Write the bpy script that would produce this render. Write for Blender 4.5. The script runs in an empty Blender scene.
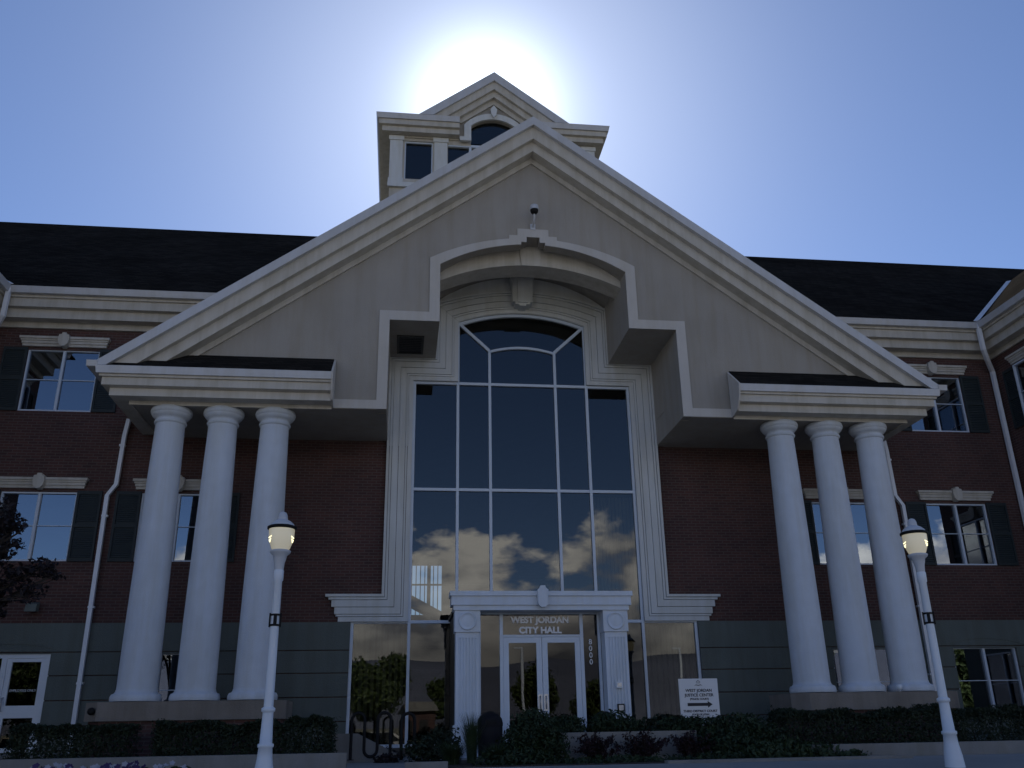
import bpy, bmesh, math, random
from mathutils import Vector, Matrix, noise as mnoise
R = math.radians
C = bpy.context.scene.collection
scene = bpy.context.scene

# ------------------------------------------------------------------ camera
cam_d = bpy.data.cameras.new('camera')
cam = bpy.data.objects.new('camera', cam_d); C.objects.link(cam)
YAW, PIT, ROL = R(7.239), R(20.954), R(-0.993)
cy, sy, cp, sp, cr, sr = math.cos(YAW), math.sin(YAW), math.cos(PIT), math.sin(PIT), math.cos(ROL), math.sin(ROL)
rt = Vector((cy, -sy, 0)); fw = Vector((cp*sy, cp*cy, sp)); up = Vector((-sp*sy, -sp*cy, cp))
cx_ = cr*rt + sr*up; cu_ = -sr*rt + cr*up
M = Matrix((cx_, cu_, -fw)).transposed().to_4x4(); M.translation = (-3.36, -24.0, 0.067)
cam.matrix_world = M
cam_d.sensor_width = 36; cam_d.lens = 896.4*36/1024
cam_d.clip_start = 0.1; cam_d.clip_end = 20000
scene.camera = cam

# ------------------------------------------------------------------ world, sun, exposure
SUN_EL, SUN_AZ = R(37.85), R(5.59)          # azimuth measured from +Y towards +X
w = bpy.data.worlds.new('World'); scene.world = w; w.use_nodes = True
nt = w.node_tree; N = nt.nodes; Lk = nt.links
for n in list(N): N.remove(n)
def nd(t, **k):
    n = N.new(t)
    for a, b in k.items(): setattr(n, a, b)
    return n
def mth(op, a, b=None, clamp=False):
    n = nd('ShaderNodeMath', operation=op, use_clamp=clamp)
    for i, v in enumerate((a, b)):
        if v is None: continue
        if isinstance(v, (int, float)): n.inputs[i].default_value = v
        else: Lk.new(v, n.inputs[i])
    return n.outputs[0]
sky = nd('ShaderNodeTexSky', sky_type='NISHITA', sun_disc=False)
sky.sun_elevation = SUN_EL; sky.sun_rotation = SUN_AZ
sky.altitude = 1300; sky.air_density = 0.8; sky.dust_density = 0.5; sky.ozone_density = 1.6
tint = nd('ShaderNodeMix', data_type='RGBA', blend_type='MULTIPLY'); tint.inputs[0].default_value = 1
Lk.new(sky.outputs[0], tint.inputs[6]); tint.inputs[7].default_value = (0.83, 0.91, 1.07, 1)
bg = nd('ShaderNodeBackground'); bg.inputs[1].default_value = 0.089
# bright aureole of the sky round the hidden sun
tcs = nd('ShaderNodeTexCoord'); dt = nd('ShaderNodeVectorMath', operation='DOT_PRODUCT'); Lk.new(tcs.outputs['Generated'], dt.inputs[0])
dt.inputs[1].default_value = (math.cos(SUN_EL)*math.sin(SUN_AZ), math.cos(SUN_EL)*math.cos(SUN_AZ), math.sin(SUN_EL))
dpos = mth('MAXIMUM', dt.outputs['Value'], 0.0)
au = mth('ADD', mth('MULTIPLY', mth('POWER', dpos, 13.0), 0.6), None); au2 = mth('ADD', mth('MULTIPLY', mth('POWER', dpos, 480.0), 12.0), mth('MULTIPLY', mth('POWER', dpos, 45.0), 1.6))
Lk.new(au2, au.node.inputs[1])
auc = nd('ShaderNodeMix', data_type='RGBA', blend_type='MULTIPLY'); auc.inputs[0].default_value = 1; auc.inputs[6].default_value = (.88, .98, 1, 1)
cmb = nd('ShaderNodeCombineXYZ')
for i_ in range(3): Lk.new(au, cmb.inputs[i_])
Lk.new(cmb.outputs[0], auc.inputs[7])
addc = nd('ShaderNodeMix', data_type='RGBA', blend_type='ADD'); addc.inputs[0].default_value = 1
Lk.new(tint.outputs[2], addc.inputs[6]); Lk.new(auc.outputs[2], addc.inputs[7])
Lk.new(addc.outputs[2], bg.inputs[0])
# cumulus low in the northern half of the sky (behind the camera)
tc = nd('ShaderNodeTexCoord'); sx = nd('ShaderNodeSeparateXYZ'); Lk.new(tc.outputs['Generated'], sx.inputs[0])
mp = nd('ShaderNodeMapping'); mp.inputs['Scale'].default_value = (1, 1, 1.9); mp.inputs['Location'].default_value = (0.35, 0.1, 0.0)
Lk.new(tc.outputs['Generated'], mp.inputs[0])
nz = nd('ShaderNodeTexNoise'); nz.inputs['Scale'].default_value = 6.5; nz.inputs['Detail'].default_value = 9; nz.inputs['Roughness'].default_value = 0.56
Lk.new(mp.outputs[0], nz.inputs[0])
nz2 = nd('ShaderNodeTexNoise'); nz2.inputs['Scale'].default_value = 13; nz2.inputs['Detail'].default_value = 9
Lk.new(mp.outputs[0], nz2.inputs[0])
el = sx.outputs[2]
side = mth('ABSOLUTE', mth('SUBTRACT', sx.outputs[0], 0.12))
thr = mth('ADD', mth('ADD', mth('MULTIPLY', el, 2.45), 0.04), mth('MULTIPLY', side, 0.10))
d_ = mth('SUBTRACT', nz.outputs[0], thr)
mask = mth('MULTIPLY', d_, 16.0, True)
north = mth('MULTIPLY', mth('SUBTRACT', mth('MULTIPLY', sx.outputs[1], -1.0), 0.15), 5.0, True)
mask = mth('MULTIPLY', mask, north)
cr_ = nd('ShaderNodeValToRGB')
cr_.color_ramp.elements[0].position = 0.36; cr_.color_ramp.elements[0].color = (0.30, 0.31, 0.35, 1)
cr_.color_ramp.elements[1].position = 0.60; cr_.color_ramp.elements[1].color = (1.0, 0.97, 0.92, 1)
Lk.new(nz2.outputs[0], cr_.inputs[0])
bgc = nd('ShaderNodeBackground'); Lk.new(mth('MULTIPLY', mth('MAXIMUM', mth('MULTIPLY', mth('SUBTRACT', el, 0.035), 11.0, True), 0.42), 1.6), bgc.inputs[1])
Lk.new(cr_.outputs[0], bgc.inputs[0])
mixw = nd('ShaderNodeMixShader'); Lk.new(mask, mixw.inputs[0]); Lk.new(bg.outputs[0], mixw.inputs[1]); Lk.new(bgc.outputs[0], mixw.inputs[2])
wo = nd('ShaderNodeOutputWorld'); Lk.new(mixw.outputs[0], wo.inputs[0])

sun_d = bpy.data.lights.new('sun', 'SUN'); sun_d.energy = 4.5; sun_d.angle = R(0.5); sun_d.color = (1, 0.95, 0.87)
sun = bpy.data.objects.new('sun', sun_d); C.objects.link(sun)
sdir = Vector((math.cos(SUN_EL)*math.sin(SUN_AZ), math.cos(SUN_EL)*math.cos(SUN_AZ), math.sin(SUN_EL)))
sun.rotation_euler = sdir.to_track_quat('Z', 'Y').to_euler(); sun.location = sdir*60
scene.view_settings.view_transform = 'Standard'; scene.view_settings.look = 'None'
scene.view_settings.exposure = 0.55; scene.view_settings.gamma = 1.0

# ------------------------------------------------------------------ materials
def base_mat(name):
    m = bpy.data.materials.new(name); m.use_nodes = True
    return m, m.node_tree, m.node_tree.nodes['Principled BSDF']
def mat(name, col, rough=0.7, var=0.15, scale=3.0, bump=0.0, bscale=60.0, streak=0.0, metal=0.0, spec=0.5):
    m, t, b = base_mat(name)
    b.inputs['Roughness'].default_value = rough; b.inputs['Metallic'].default_value = metal
    b.inputs['Specular IOR Level'].default_value = spec
    co = t.nodes.new('ShaderNodeTexCoord')
    n1 = t.nodes.new('ShaderNodeTexNoise'); n1.inputs['Scale'].default_value = scale; n1.inputs['Detail'].default_value = 6
    t.links.new(co.outputs['Object'], n1.inputs[0])
    rp = t.nodes.new('ShaderNodeValToRGB'); e = rp.color_ramp.elements
    e[0].position = 0.3; e[1].position = 0.7
    e[0].color = tuple(c*(1-var) for c in col)+(1,); e[1].color = tuple(min(1, c*(1+var)) for c in col)+(1,)
    t.links.new(n1.outputs[0], rp.inputs[0]); out = rp.outputs[0]
    if streak:
        mp = t.nodes.new('ShaderNodeMapping'); mp.inputs['Scale'].default_value = (2.2, 2.2, 0.22)
        t.links.new(co.outputs['Object'], mp.inputs[0])
        n2 = t.nodes.new('ShaderNodeTexNoise'); n2.inputs['Scale'].default_value = 1.6; n2.inputs['Detail'].default_value = 7; n2.inputs['Roughness'].default_value = .65
        t.links.new(mp.outputs[0], n2.inputs[0])
        r2 = t.nodes.new('ShaderNodeValToRGB'); r2.color_ramp.elements[0].position = .36; r2.color_ramp.elements[1].position = .58
        k = 1-streak; r2.color_ramp.elements[0].color = (k, k*.98, k*.93, 1); r2.color_ramp.elements[1].color = (1, 1, 1, 1)
        t.links.new(n2.outputs[0], r2.inputs[0])
        mx = t.nodes.new('ShaderNodeMix'); mx.data_type = 'RGBA'; mx.blend_type = 'MULTIPLY'; mx.inputs[0].default_value = 1
        t.links.new(out, mx.inputs[6]); t.links.new(r2.outputs[0], mx.inputs[7]); out = mx.outputs[2]
    t.links.new(out, b.inputs['Base Color'])
    if bump:
        n3 = t.nodes.new('ShaderNodeTexNoise'); n3.inputs['Scale'].default_value = bscale; n3.inputs['Detail'].default_value = 3
        t.links.new(co.outputs['Object'], n3.inputs[0])
        bp = t.nodes.new('ShaderNodeBump'); bp.inputs['Strength'].default_value = bump; bp.inputs['Distance'].default_value = .02
        t.links.new(n3.outputs[0], bp.inputs['Height']); t.links.new(bp.outputs[0], b.inputs['Normal'])
    return m
def brick_mat():
    m, t, b = base_mat('red_brick'); b.inputs['Roughness'].default_value = .85
    co = t.nodes.new('ShaderNodeTexCoord'); sp_ = t.nodes.new('ShaderNodeSeparateXYZ'); t.links.new(co.outputs['Object'], sp_.inputs[0])
    ad = t.nodes.new('ShaderNodeMath'); ad.operation = 'ADD'; t.links.new(sp_.outputs[0], ad.inputs[0]); t.links.new(sp_.outputs[1], ad.inputs[1])
    cb = t.nodes.new('ShaderNodeCombineXYZ'); t.links.new(ad.outputs[0], cb.inputs[0]); t.links.new(sp_.outputs[2], cb.inputs[1])
    br = t.nodes.new('ShaderNodeTexBrick'); t.links.new(cb.outputs[0], br.inputs['Vector'])
    br.inputs['Scale'].default_value = 1; br.inputs['Brick Width'].default_value = .24; br.inputs['Row Height'].default_value = .078
    br.inputs['Mortar Size'].default_value = .010; br.inputs['Mortar Smooth'].default_value = .2; br.inputs['Bias'].default_value = -.1
    br.inputs['Color1'].default_value = (.088, .038, .032, 1); br.inputs['Color2'].default_value = (.057, .027, .025, 1); br.inputs['Mortar'].default_value = (.105, .078, .07, 1)
    n1 = t.nodes.new('ShaderNodeTexNoise'); n1.inputs['Scale'].default_value = .9; n1.inputs['Detail'].default_value = 5; t.links.new(co.outputs['Object'], n1.inputs[0])
    rp = t.nodes.new('ShaderNodeValToRGB'); rp.color_ramp.elements[0].position = .3; rp.color_ramp.elements[1].position = .7
    rp.color_ramp.elements[0].color = (.78, .78, .8, 1); rp.color_ramp.elements[1].color = (1.12, 1.1, 1.08, 1)
    t.links.new(n1.outputs[0], rp.inputs[0])
    mx = t.nodes.new('ShaderNodeMix'); mx.data_type = 'RGBA'; mx.blend_type = 'MULTIPLY'; mx.inputs[0].default_value = 1
    t.links.new(br.outputs[0], mx.inputs[6]); t.links.new(rp.outputs[0], mx.inputs[7]); t.links.new(mx.outputs[2], b.inputs['Base Color'])
    bp = t.nodes.new('ShaderNodeBump'); bp.inputs['Strength'].default_value = .5; bp.inputs['Distance'].default_value = .01; bp.invert = True
    t.links.new(br.outputs[1], bp.inputs['Height']); t.links.new(bp.outputs[0], b.inputs['Normal'])
    return m
def shingle_mat():
    m, t, b = base_mat('asphalt_shingle'); b.inputs['Roughness'].default_value = 1; b.inputs['Specular IOR Level'].default_value = 0
    co = t.nodes.new('ShaderNodeTexCoord'); sp_ = t.nodes.new('ShaderNodeSeparateXYZ'); t.links.new(co.outputs['Object'], sp_.inputs[0])
    ad = t.nodes.new('ShaderNodeMath'); ad.operation = 'ADD'; t.links.new(sp_.outputs[0], ad.inputs[0]); t.links.new(sp_.outputs[1], ad.inputs[1])
    cb = t.nodes.new('ShaderNodeCombineXYZ'); t.links.new(ad.outputs[0], cb.inputs[0]); t.links.new(sp_.outputs[2], cb.inputs[1])
    br = t.nodes.new('ShaderNodeTexBrick'); t.links.new(cb.outputs[0], br.inputs['Vector'])
    br.inputs['Scale'].default_value = 1; br.inputs['Brick Width'].default_value = .3; br.inputs['Row Height'].default_value = .085
    br.inputs['Mortar Size'].default_value = .008
    br.inputs['Color1'].default_value = (.046, .042, .037, 1); br.inputs['Color2'].default_value = (.027, .025, .023, 1); br.inputs['Mortar'].default_value = (.018, .017, .016, 1)
    n1 = t.nodes.new('ShaderNodeTexNoise'); n1.inputs['Scale'].default_value = .7; n1.inputs['Detail'].default_value = 6; t.links.new(co.outputs['Object'], n1.inputs[0])
    mx = t.nodes.new('ShaderNodeMix'); mx.data_type = 'RGBA'; mx.blend_type = 'MULTIPLY'; mx.inputs[0].default_value = .7
    t.links.new(br.outputs[0], mx.inputs[6]); t.links.new(n1.outputs[0], mx.inputs[7]); t.links.new(mx.outputs[2], b.inputs['Base Color'])
    return m
def glass_mat(name, refl, tcol, gcol=(.9, .95, 1), wob=0.0):
    m = bpy.data.materials.new(name); m.use_nodes = True; t = m.node_tree
    for n in list(t.nodes): t.nodes.remove(n)
    o = t.nodes.new('ShaderNodeOutputMaterial'); g = t.nodes.new('ShaderNodeBsdfGlossy'); g.inputs['Roughness'].default_value = 0.0
    g.inputs['Color'].default_value = gcol+(1,)
    tr = t.nodes.new('ShaderNodeBsdfTransparent'); tr.inputs['Color'].default_value = tcol+(1,)
    fr = t.nodes.new('ShaderNodeFresnel'); fr.inputs['IOR'].default_value = 1.5
    ma = t.nodes.new('ShaderNodeMath'); ma.operation = 'ADD'; ma.use_clamp = True; ma.inputs[1].default_value = refl; t.links.new(fr.outputs[0], ma.inputs[0])
    mx = t.nodes.new('ShaderNodeMixShader'); t.links.new(ma.outputs[0], mx.inputs[0]); t.links.new(tr.outputs[0], mx.inputs[1]); t.links.new(g.outputs[0], mx.inputs[2])
    t.links.new(mx.outputs[0], o.inputs[0])
    if wob:
        co = t.nodes.new('ShaderNodeTexCoord'); n3 = t.nodes.new('ShaderNodeTexNoise'); n3.inputs['Scale'].default_value = .8; n3.inputs['Detail'].default_value = 1
        t.links.new(co.outputs['Object'], n3.inputs[0]); bp = t.nodes.new('ShaderNodeBump'); bp.inputs['Strength'].default_value = 1; bp.inputs['Distance'].default_value = wob
        t.links.new(n3.outputs[0], bp.inputs['Height']); t.links.new(bp.outputs[0], g.inputs['Normal'])
    return m
def leaf_mat(name, c1, c2):
    m, t, b = base_mat(name); b.inputs['Roughness'].default_value = .6; b.inputs['Specular IOR Level'].default_value = .3
    co = t.nodes.new('ShaderNodeTexCoord'); n1 = t.nodes.new('ShaderNodeTexNoise'); n1.inputs['Scale'].default_value = 5; n1.inputs['Detail'].default_value = 4
    t.links.new(co.outputs['Object'], n1.inputs[0])
    rp = t.nodes.new('ShaderNodeValToRGB'); rp.color_ramp.elements[0].position = .32; rp.color_ramp.elements[1].position = .68
    rp.color_ramp.elements[0].color = c1+(1,); rp.color_ramp.elements[1].color = c2+(1,)
    t.links.new(n1.outputs[0], rp.inputs[0]); t.links.new(rp.outputs[0], b.inputs['Base Color'])
    return m
BRICK = brick_mat(); SHINGLE = shingle_mat()
STUCCO = mat('grey_stucco', (.330, .308, .275), .9, .06, .9, .4, 55, .08)
TRIM = mat('cream_trim_stucco', (.51, .485, .435), .85, .05, 1.5, .2, 60, .16)
SURR = mat('cream_surround', (.60, .62, .62), .8, .04, 1.4, .1, 60, .10)
BORDER = mat('pale_border_stucco', (.50, .48, .45), .85, .04, 1.5, .2, 60, .06)
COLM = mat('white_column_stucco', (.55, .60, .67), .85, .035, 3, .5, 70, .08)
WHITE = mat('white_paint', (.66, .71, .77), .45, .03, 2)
GUTTER = mat('white_gutter_metal', (.50, .51, .53), .4, .04, 2, streak=.08)
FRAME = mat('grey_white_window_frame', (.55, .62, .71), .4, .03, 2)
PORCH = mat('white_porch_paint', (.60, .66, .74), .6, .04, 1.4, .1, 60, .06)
BASEM = mat('dark_green_base_stone', (.118, .138, .130), .9, .10, .9, .3, 40, .10)
SHUT = mat('dark_green_shutter_paint', (.017, .026, .029), .7, .1, 3)
STONE = mat('grey_cap_stone', (.20, .18, .16), .9, .12, 2, .4, 40, .15)
CONC = mat('pale_concrete', (.22, .215, .205), .9, .12, 2, .4, 35, .12)
PAVE = mat('plaza_concrete', (.26, .255, .245), .9, .12, .5, .3, 30)
ASPH = mat('worn_concrete_paving', (.27, .255, .225), .9, .15, .4, .3, 60)
GRASS = mat('dry_ground', (.20, .185, .12), .95, .3, 1.2, .4, 30)
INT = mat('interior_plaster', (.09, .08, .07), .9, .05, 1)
BLIND = mat('beige_blind', (.38, .34, .28), .8, .05, 2)
BLACK = mat('black_metal', (.007, .007, .008), .6, .1, 4, spec=.2)
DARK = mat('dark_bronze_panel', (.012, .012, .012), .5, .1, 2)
BIN = mat('dark_bin_plastic', (.008, .007, .010), .65, .1, 4, spec=.25)
INK = mat('black_ink', (.02, .02, .025), .7, .05, 3)
LETTER = mat('white_letter_vinyl', (.75, .76, .78), .6, .02, 3)
SIGNW = mat('white_sign_panel', (.66, .67, .68), .5, .03, 2)
METAL = mat('brushed_metal', (.45, .45, .46), .35, .05, 6, metal=.8)
BARK = mat('dark_bark', (.035, .028, .024), .95, .3, 8, .6, 25)
SOIL = mat('dark_mulch', (.030, .022, .016), .95, .35, 5, .6, 25)
GLASS = glass_mat('window_glass', .15, (.35, .36, .38), (.85, .92, 1), wob=.0012)
AGLASS = glass_mat('tinted_atrium_glass', .025, (.50, .52, .50), (.84, .83, .82), wob=.0010)
DGLASS = glass_mat('entrance_glass', .0, (.35, .35, .35), (1, .98, .95), wob=.002)
PIPE = mat('white_downpipe_metal', (.74, .77, .82), .45, .03, 2)
LAMPCAP = mat('grey_lamp_cap', (.50, .52, .55), .35, .04, 3)
L_PLUM = leaf_mat('plum_leaf', (.006, .004, .006), (.014, .009, .011))
L_GREEN = leaf_mat('shrub_leaf', (.009, .020, .008), (.023, .042, .015))
L_HEDGE = leaf_mat('hedge_leaf', (.009, .017, .008), (.020, .032, .014))
L_GRASS = leaf_mat('blade_leaf', (.017, .034, .012), (.034, .054, .021))
L_RED = leaf_mat('barberry_leaf', (.011, .005, .007), (.026, .009, .011))
L_TREE = leaf_mat('tree_leaf', (.03, .05, .015), (.08, .11, .03))
PURPLE = mat('purple_petal', (.035, .012, .07), .6, .2, 9); PWHITE = mat('white_petal', (.32, .32, .36), .6, .1, 9); YELLOW = mat('yellow_petal', (.6, .33, .03), .6, .1, 9)
CARW = mat('silver_car_paint', (.45, .45, .46), .25, .03, 2); CARD = mat('tan_car_paint', (.30, .24, .17), .25, .03, 2)
TYRE = mat('tyre_rubber', (.02, .02, .02), .8, .1, 5)
HILLM = mat('hazed_mountain_rock', (.13, .14, .18), 1, .2, .002)  # blue-grey put into the rock colour stands in for distance haze

# ------------------------------------------------------------------ mesh helpers
class MB:
    def __init__(s): s.v = []; s.f = []; s.mi = []; s.sm = []; s.cur = 0; s.smooth = False
    def add(s, vs, fs):
        o = len(s.v); s.v += [tuple(v) for v in vs]
        for f in fs: s.f.append([i+o for i in f]); s.mi.append(s.cur); s.sm.append(s.smooth)
        return s
    def box(s, x0, x1, y0, y1, z0, z1):
        return s.add([(x0,y0,z0),(x1,y0,z0),(x1,y1,z0),(x0,y1,z0),(x0,y0,z1),(x1,y0,z1),(x1,y1,z1),(x0,y1,z1)],
              [(0,3,2,1),(4,5,6,7),(0,1,5,4),(1,2,6,5),(2,3,7,6),(3,0,4,7)])
    def prism(s, pts, a, b, axis='Y'):
        # polygon extruded along an axis
        n = len(pts)
        if axis == 'Y': mk = lambda p, t: (p[0], t, p[1])
        elif axis == 'X': mk = lambda p, t: (t, p[0], p[1])
        else: mk = lambda p, t: (p[0], p[1], t)
        vs = [mk(p, a) for p in pts]+[mk(p, b) for p in pts]
        fs = [list(range(n)), list(range(2*n-1, n-1, -1))]+[(i, i+n, (i+1) % n+n, (i+1) % n) for i in range(n)]
        return s.add(vs, fs)
    def lathe(s, prof, c=(0,0,0), n=24, cap=True, smooth=True):
        vs = []; fs = []
        for r, z in prof:
            for k in range(n):
                a = 2*math.pi*k/n; vs.append((c[0]+r*math.cos(a), c[1]+r*math.sin(a), c[2]+z))
        for i in range(len(prof)-1):
            for k in range(n):
                fs.append((i*n+k, i*n+(k+1) % n, (i+1)*n+(k+1) % n, (i+1)*n+k))
        old = s.smooth; s.smooth = smooth; s.add(vs, fs); s.smooth = False
        if cap:
            m = len(prof)-1
            s.add(vs[:n], [list(range(n-1, -1, -1))]); s.add(vs[m*n:], [list(range(n))])
        s.smooth = old; return s
    def tube(s, pts, r, n=10, cap=True, smooth=True):
        pts = [Vector(p) for p in pts]; rs = r if isinstance(r, (list, tuple)) else [r]*len(pts)
        vs = []; fs = []; ref = None
        for i, p in enumerate(pts):
            d = (pts[min(i+1, len(pts)-1)]-pts[max(i-1, 0)]).normalized()
            if ref is None: ref = d.orthogonal().normalized()
            ref = (ref-d*ref.dot(d)).normalized(); b = d.cross(ref)
            for k in range(n):
                a = 2*math.pi*k/n; vs.append(p+(ref*math.cos(a)+b*math.sin(a))*rs[i])
        for i in range(len(pts)-1):
            for k in range(n): fs.append((i*n+k, i*n+(k+1) % n, (i+1)*n+(k+1) % n, (i+1)*n+k))
        old = s.smooth; s.smooth = smooth; s.add(vs, fs); s.smooth = False
        if cap: s.add(vs[:n], [list(range(n-1,-1,-1))]); s.add(vs[-n:], [list(range(n))])
        s.smooth = old; return s
    def wall(s, x0, x1, z0, z1, holes, y0, y1):
        xs = sorted({x0, x1, *[min(max(h[i], x0), x1) for h in holes for i in (0, 1)]})
        zs = sorted({z0, z1, *[min(max(h[i], z0), z1) for h in holes for i in (2, 3)]})
        def solid(i, j):
            if i < 0 or j < 0 or i >= len(xs)-1 or j >= len(zs)-1: return False
            mx, mz = (xs[i]+xs[i+1])/2, (zs[j]+zs[j+1])/2
            return not any(h[0] < mx < h[1] and h[2] < mz < h[3] for h in holes)
        for i in range(len(xs)-1):
            for j in range(len(zs)-1):
                if not solid(i, j): continue
                a, b, c, d = xs[i], xs[i+1], zs[j], zs[j+1]
                s.add([(a,y0,c),(b,y0,c),(b,y0,d),(a,y0,d)], [(0,1,2,3)]); s.add([(a,y1,c),(b,y1,c),(b,y1,d),(a,y1,d)], [(3,2,1,0)])
                if not solid(i-1, j): s.add([(a,y0,c),(a,y1,c),(a,y1,d),(a,y0,d)], [(3,2,1,0)])
                if not solid(i+1, j): s.add([(b,y0,c),(b,y1,c),(b,y1,d),(b,y0,d)], [(0,1,2,3)])
                if not solid(i, j-1): s.add([(a,y0,c),(b,y0,c),(b,y1,c),(a,y1,c)], [(3,2,1,0)])
                if not solid(i, j+1): s.add([(a,y0,d),(b,y0,d),(b,y1,d),(a,y1,d)], [(0,1,2,3)])
        return s
    def sweep(s, path, prof):
        # prof: closed polygon of (out, z); out is to the right of the plan path, corners mitred
        n = len(prof); vs = []; P = [Vector(p) for p in path]
        for i, p in enumerate(P):
            d1 = (P[i]-P[i-1]).normalized() if i else (P[1]-P[0]).normalized()
            d2 = (P[i+1]-P[i]).normalized() if i < len(P)-1 else d1
            n1 = Vector((d1.y, -d1.x)); n2 = Vector((d2.y, -d2.x)); m = (n1+n2).normalized(); m = m/m.dot(n1)
            for o, z in prof: vs.append((p.x+m.x*o, p.y+m.y*o, z))
        fs = [(i*n+k, (i+1)*n+k, (i+1)*n+(k+1) % n, i*n+(k+1) % n) for i in range(len(P)-1) for k in range(n)]
        fs += [list(range(n)), list(range(len(P)*n-1, (len(P)-1)*n-1, -1))]
        return s.add(vs, fs)
    def build(s, name, mats, parent=None, loc=None):
        mats = mats if isinstance(mats, (list, tuple)) else [mats]
        me = bpy.data.meshes.new(name)
        me.from_pydata(s.v, [], s.f); me.update()
        for m in mats: me.materials.append(m)
        me.polygons.foreach_set('material_index', s.mi); me.polygons.foreach_set('use_smooth', s.sm)
        bm = bmesh.new(); bm.from_mesh(me); bmesh.ops.recalc_face_normals(bm, faces=bm.faces[:]) if len(s.f) < 4000 else None
        bm.to_mesh(me); bm.free()
        o = bpy.data.objects.new(name, me); C.objects.link(o)
        if parent: o.parent = parent
        if loc: o.location = loc
        return o
def thing(name, label, cat, loc=(0,0,0), group=None):
    o = bpy.data.objects.new(name, None); C.objects.link(o); o.location = loc; o.empty_display_size = .2
    return tag(o, label, cat, group)
def tag(o, label, cat, group=None):
    o['label'] = label; o['category'] = cat
    if group: o['group'] = group
    return o
def struct(o): o['kind'] = 'structure'; return o
def copy_tree(o, parent=None, loc=None, scale=None):
    c = o.copy(); C.objects.link(c)
    if parent is not None: c.parent = parent
    if loc is not None: c.location = loc
    if scale is not None: c.scale = scale
    for ch in o.children: copy_tree(ch, c)
    return c
def text(name, s, size, matl, parent, loc, width=None, ext=.004, spacing=1.0, bold=0.0):
    cu = bpy.data.curves.new(name, 'FONT'); cu.body = s; cu.size = size; cu.align_x = 'CENTER'; cu.align_y = 'CENTER'; cu.extrude = ext
    cu.space_line = spacing; cu.offset = bold
    to = bpy.data.objects.new(name, cu); C.objects.link(to)
    bpy.context.view_layer.update()
    dg = bpy.context.evaluated_depsgraph_get(); me = bpy.data.meshes.new_from_object(to.evaluated_get(dg))
    C.objects.unlink(to); bpy.data.objects.remove(to); bpy.data.curves.remove(cu)
    xs = [v.co.x for v in me.vertices]; k = width/(max(xs)-min(xs)) if width else 1
    for v in me.vertices: v.co = (v.co.x*k, -v.co.z, v.co.y)
    me.name = name; me.materials.clear(); me.materials.append(matl)
    o = bpy.data.objects.new(name, me); C.objects.link(o); o.parent = parent; o.location = loc
    return o
def arc(hw, z0, z1, n=16, rev=False):
    # points of a segmental arch from (-hw,z0) over (0,z1) to (hw,z0)
    sg = z1-z0; r = (hw*hw+sg*sg)/(2*sg); cz = z1-r; a = math.asin(hw/r)
    p = [(r*math.sin(-a+2*a*i/n), cz+r*math.cos(-a+2*a*i/n)) for i in range(n+1)]
    return p[::-1] if rev else p
def arcz(hw, z0, z1, x):
    sg = z1-z0; r = (hw*hw+sg*sg)/(2*sg); return z1-r+math.sqrt(r*r-x*x)
def mir(pts): return [(-x, z) for x, z in pts][::-1]
def leaves(mb, rnd, n, size, sampler, flat=.0):
    for _ in range(n):
        p, nrm = sampler(rnd)
        d = Vector((rnd.gauss(0,1), rnd.gauss(0,1), rnd.gauss(0,1)))
        if nrm is not None: d = d*.7+nrm
        d.normalize(); a = d.orthogonal().normalized(); a.rotate(Matrix.Rotation(rnd.uniform(0, 6.28), 3, d)); b = d.cross(a)
        l = size*rnd.uniform(.6, 1.3); q = l*rnd.uniform(.35, .55); f = d*l*.18
        mb.add([p-a*l, p-b*q+f, p+a*l, p+b*q+f], [(0,1,2,3)])
def ell_sampler(blobs, shell=.35):
    # blobs: (centre, radii); points near the lumpy surface of the blobs
    wts = [r[0]*r[1]+r[1]*r[2]+r[0]*r[2] for c, r in blobs]
    def f(rnd):
        c, r = rnd.choices(blobs, wts)[0]
        v = Vector((rnd.gauss(0,1), rnd.gauss(0,1), rnd.gauss(0,1))).normalized()
        k = 1-shell*rnd.random()**1.6
        k *= 1+.28*mnoise.noise(Vector(c)*1.7+v*2.3)+.12*mnoise.noise(Vector(c)+v*6)
        return Vector((c[0]+v.x*r[0]*k, c[1]+v.y*r[1]*k, c[2]+v.z*r[2]*k)), v
    return f
# ------------------------------------------------------------------ the setting
GZ = -0.55
mb = MB(); mb.add([(-4000,-4000,-1.6),(4000,-4000,-1.6),(4000,4000,-1.6),(-4000,4000,-1.6)], [(0,1,2,3)])
struct(mb.build('ground', GRASS))
mb = MB(); mb.prism([(-12.6,-.72),(-8.2,GZ),(60,GZ),(60,-1.7),(-15.2,-1.7),(-15.2,-1.58)], -60, 60, 'X'); struct(mb.build('plaza', PAVE))
mb = MB(); mb.prism([(-62,-1.592),(-15.6,-1.592),(-15.6,-1.8),(-62,-1.8)], -120, 120, 'X'); struct(mb.build('car_park', ASPH))
mb = MB()
for i in range(-12, 13): mb.box(i*2.8-.05, i*2.8+.05, -44, -39, -1.592, -1.588)
struct(mb.build('parking_lines', WHITE))
rnd = random.Random(5); mb = MB(); n = 140; pts = []
for i in range(n+1):
    a = R(180+10) + R(160)*i/n; t = i/n
    h = 245+90*mnoise.noise(Vector((t*5, .3, 0)))+50*mnoise.noise(Vector((t*14, 1.3, 0)))+18*mnoise.noise(Vector((t*45, 2.3, 0)))
    for rr, k in ((2600, 0), (3100, .62+.1*mnoise.noise(Vector((t*30, 5, 0)))), (3600, 1), (4300, 0)):
        pts.append((rr*math.cos(a), rr*math.sin(a), -2+h*k))
fs = [(i*4+k, (i+1)*4+k, (i+1)*4+k+1, i*4+k+1) for i in range(n) for k in range(3)]
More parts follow.
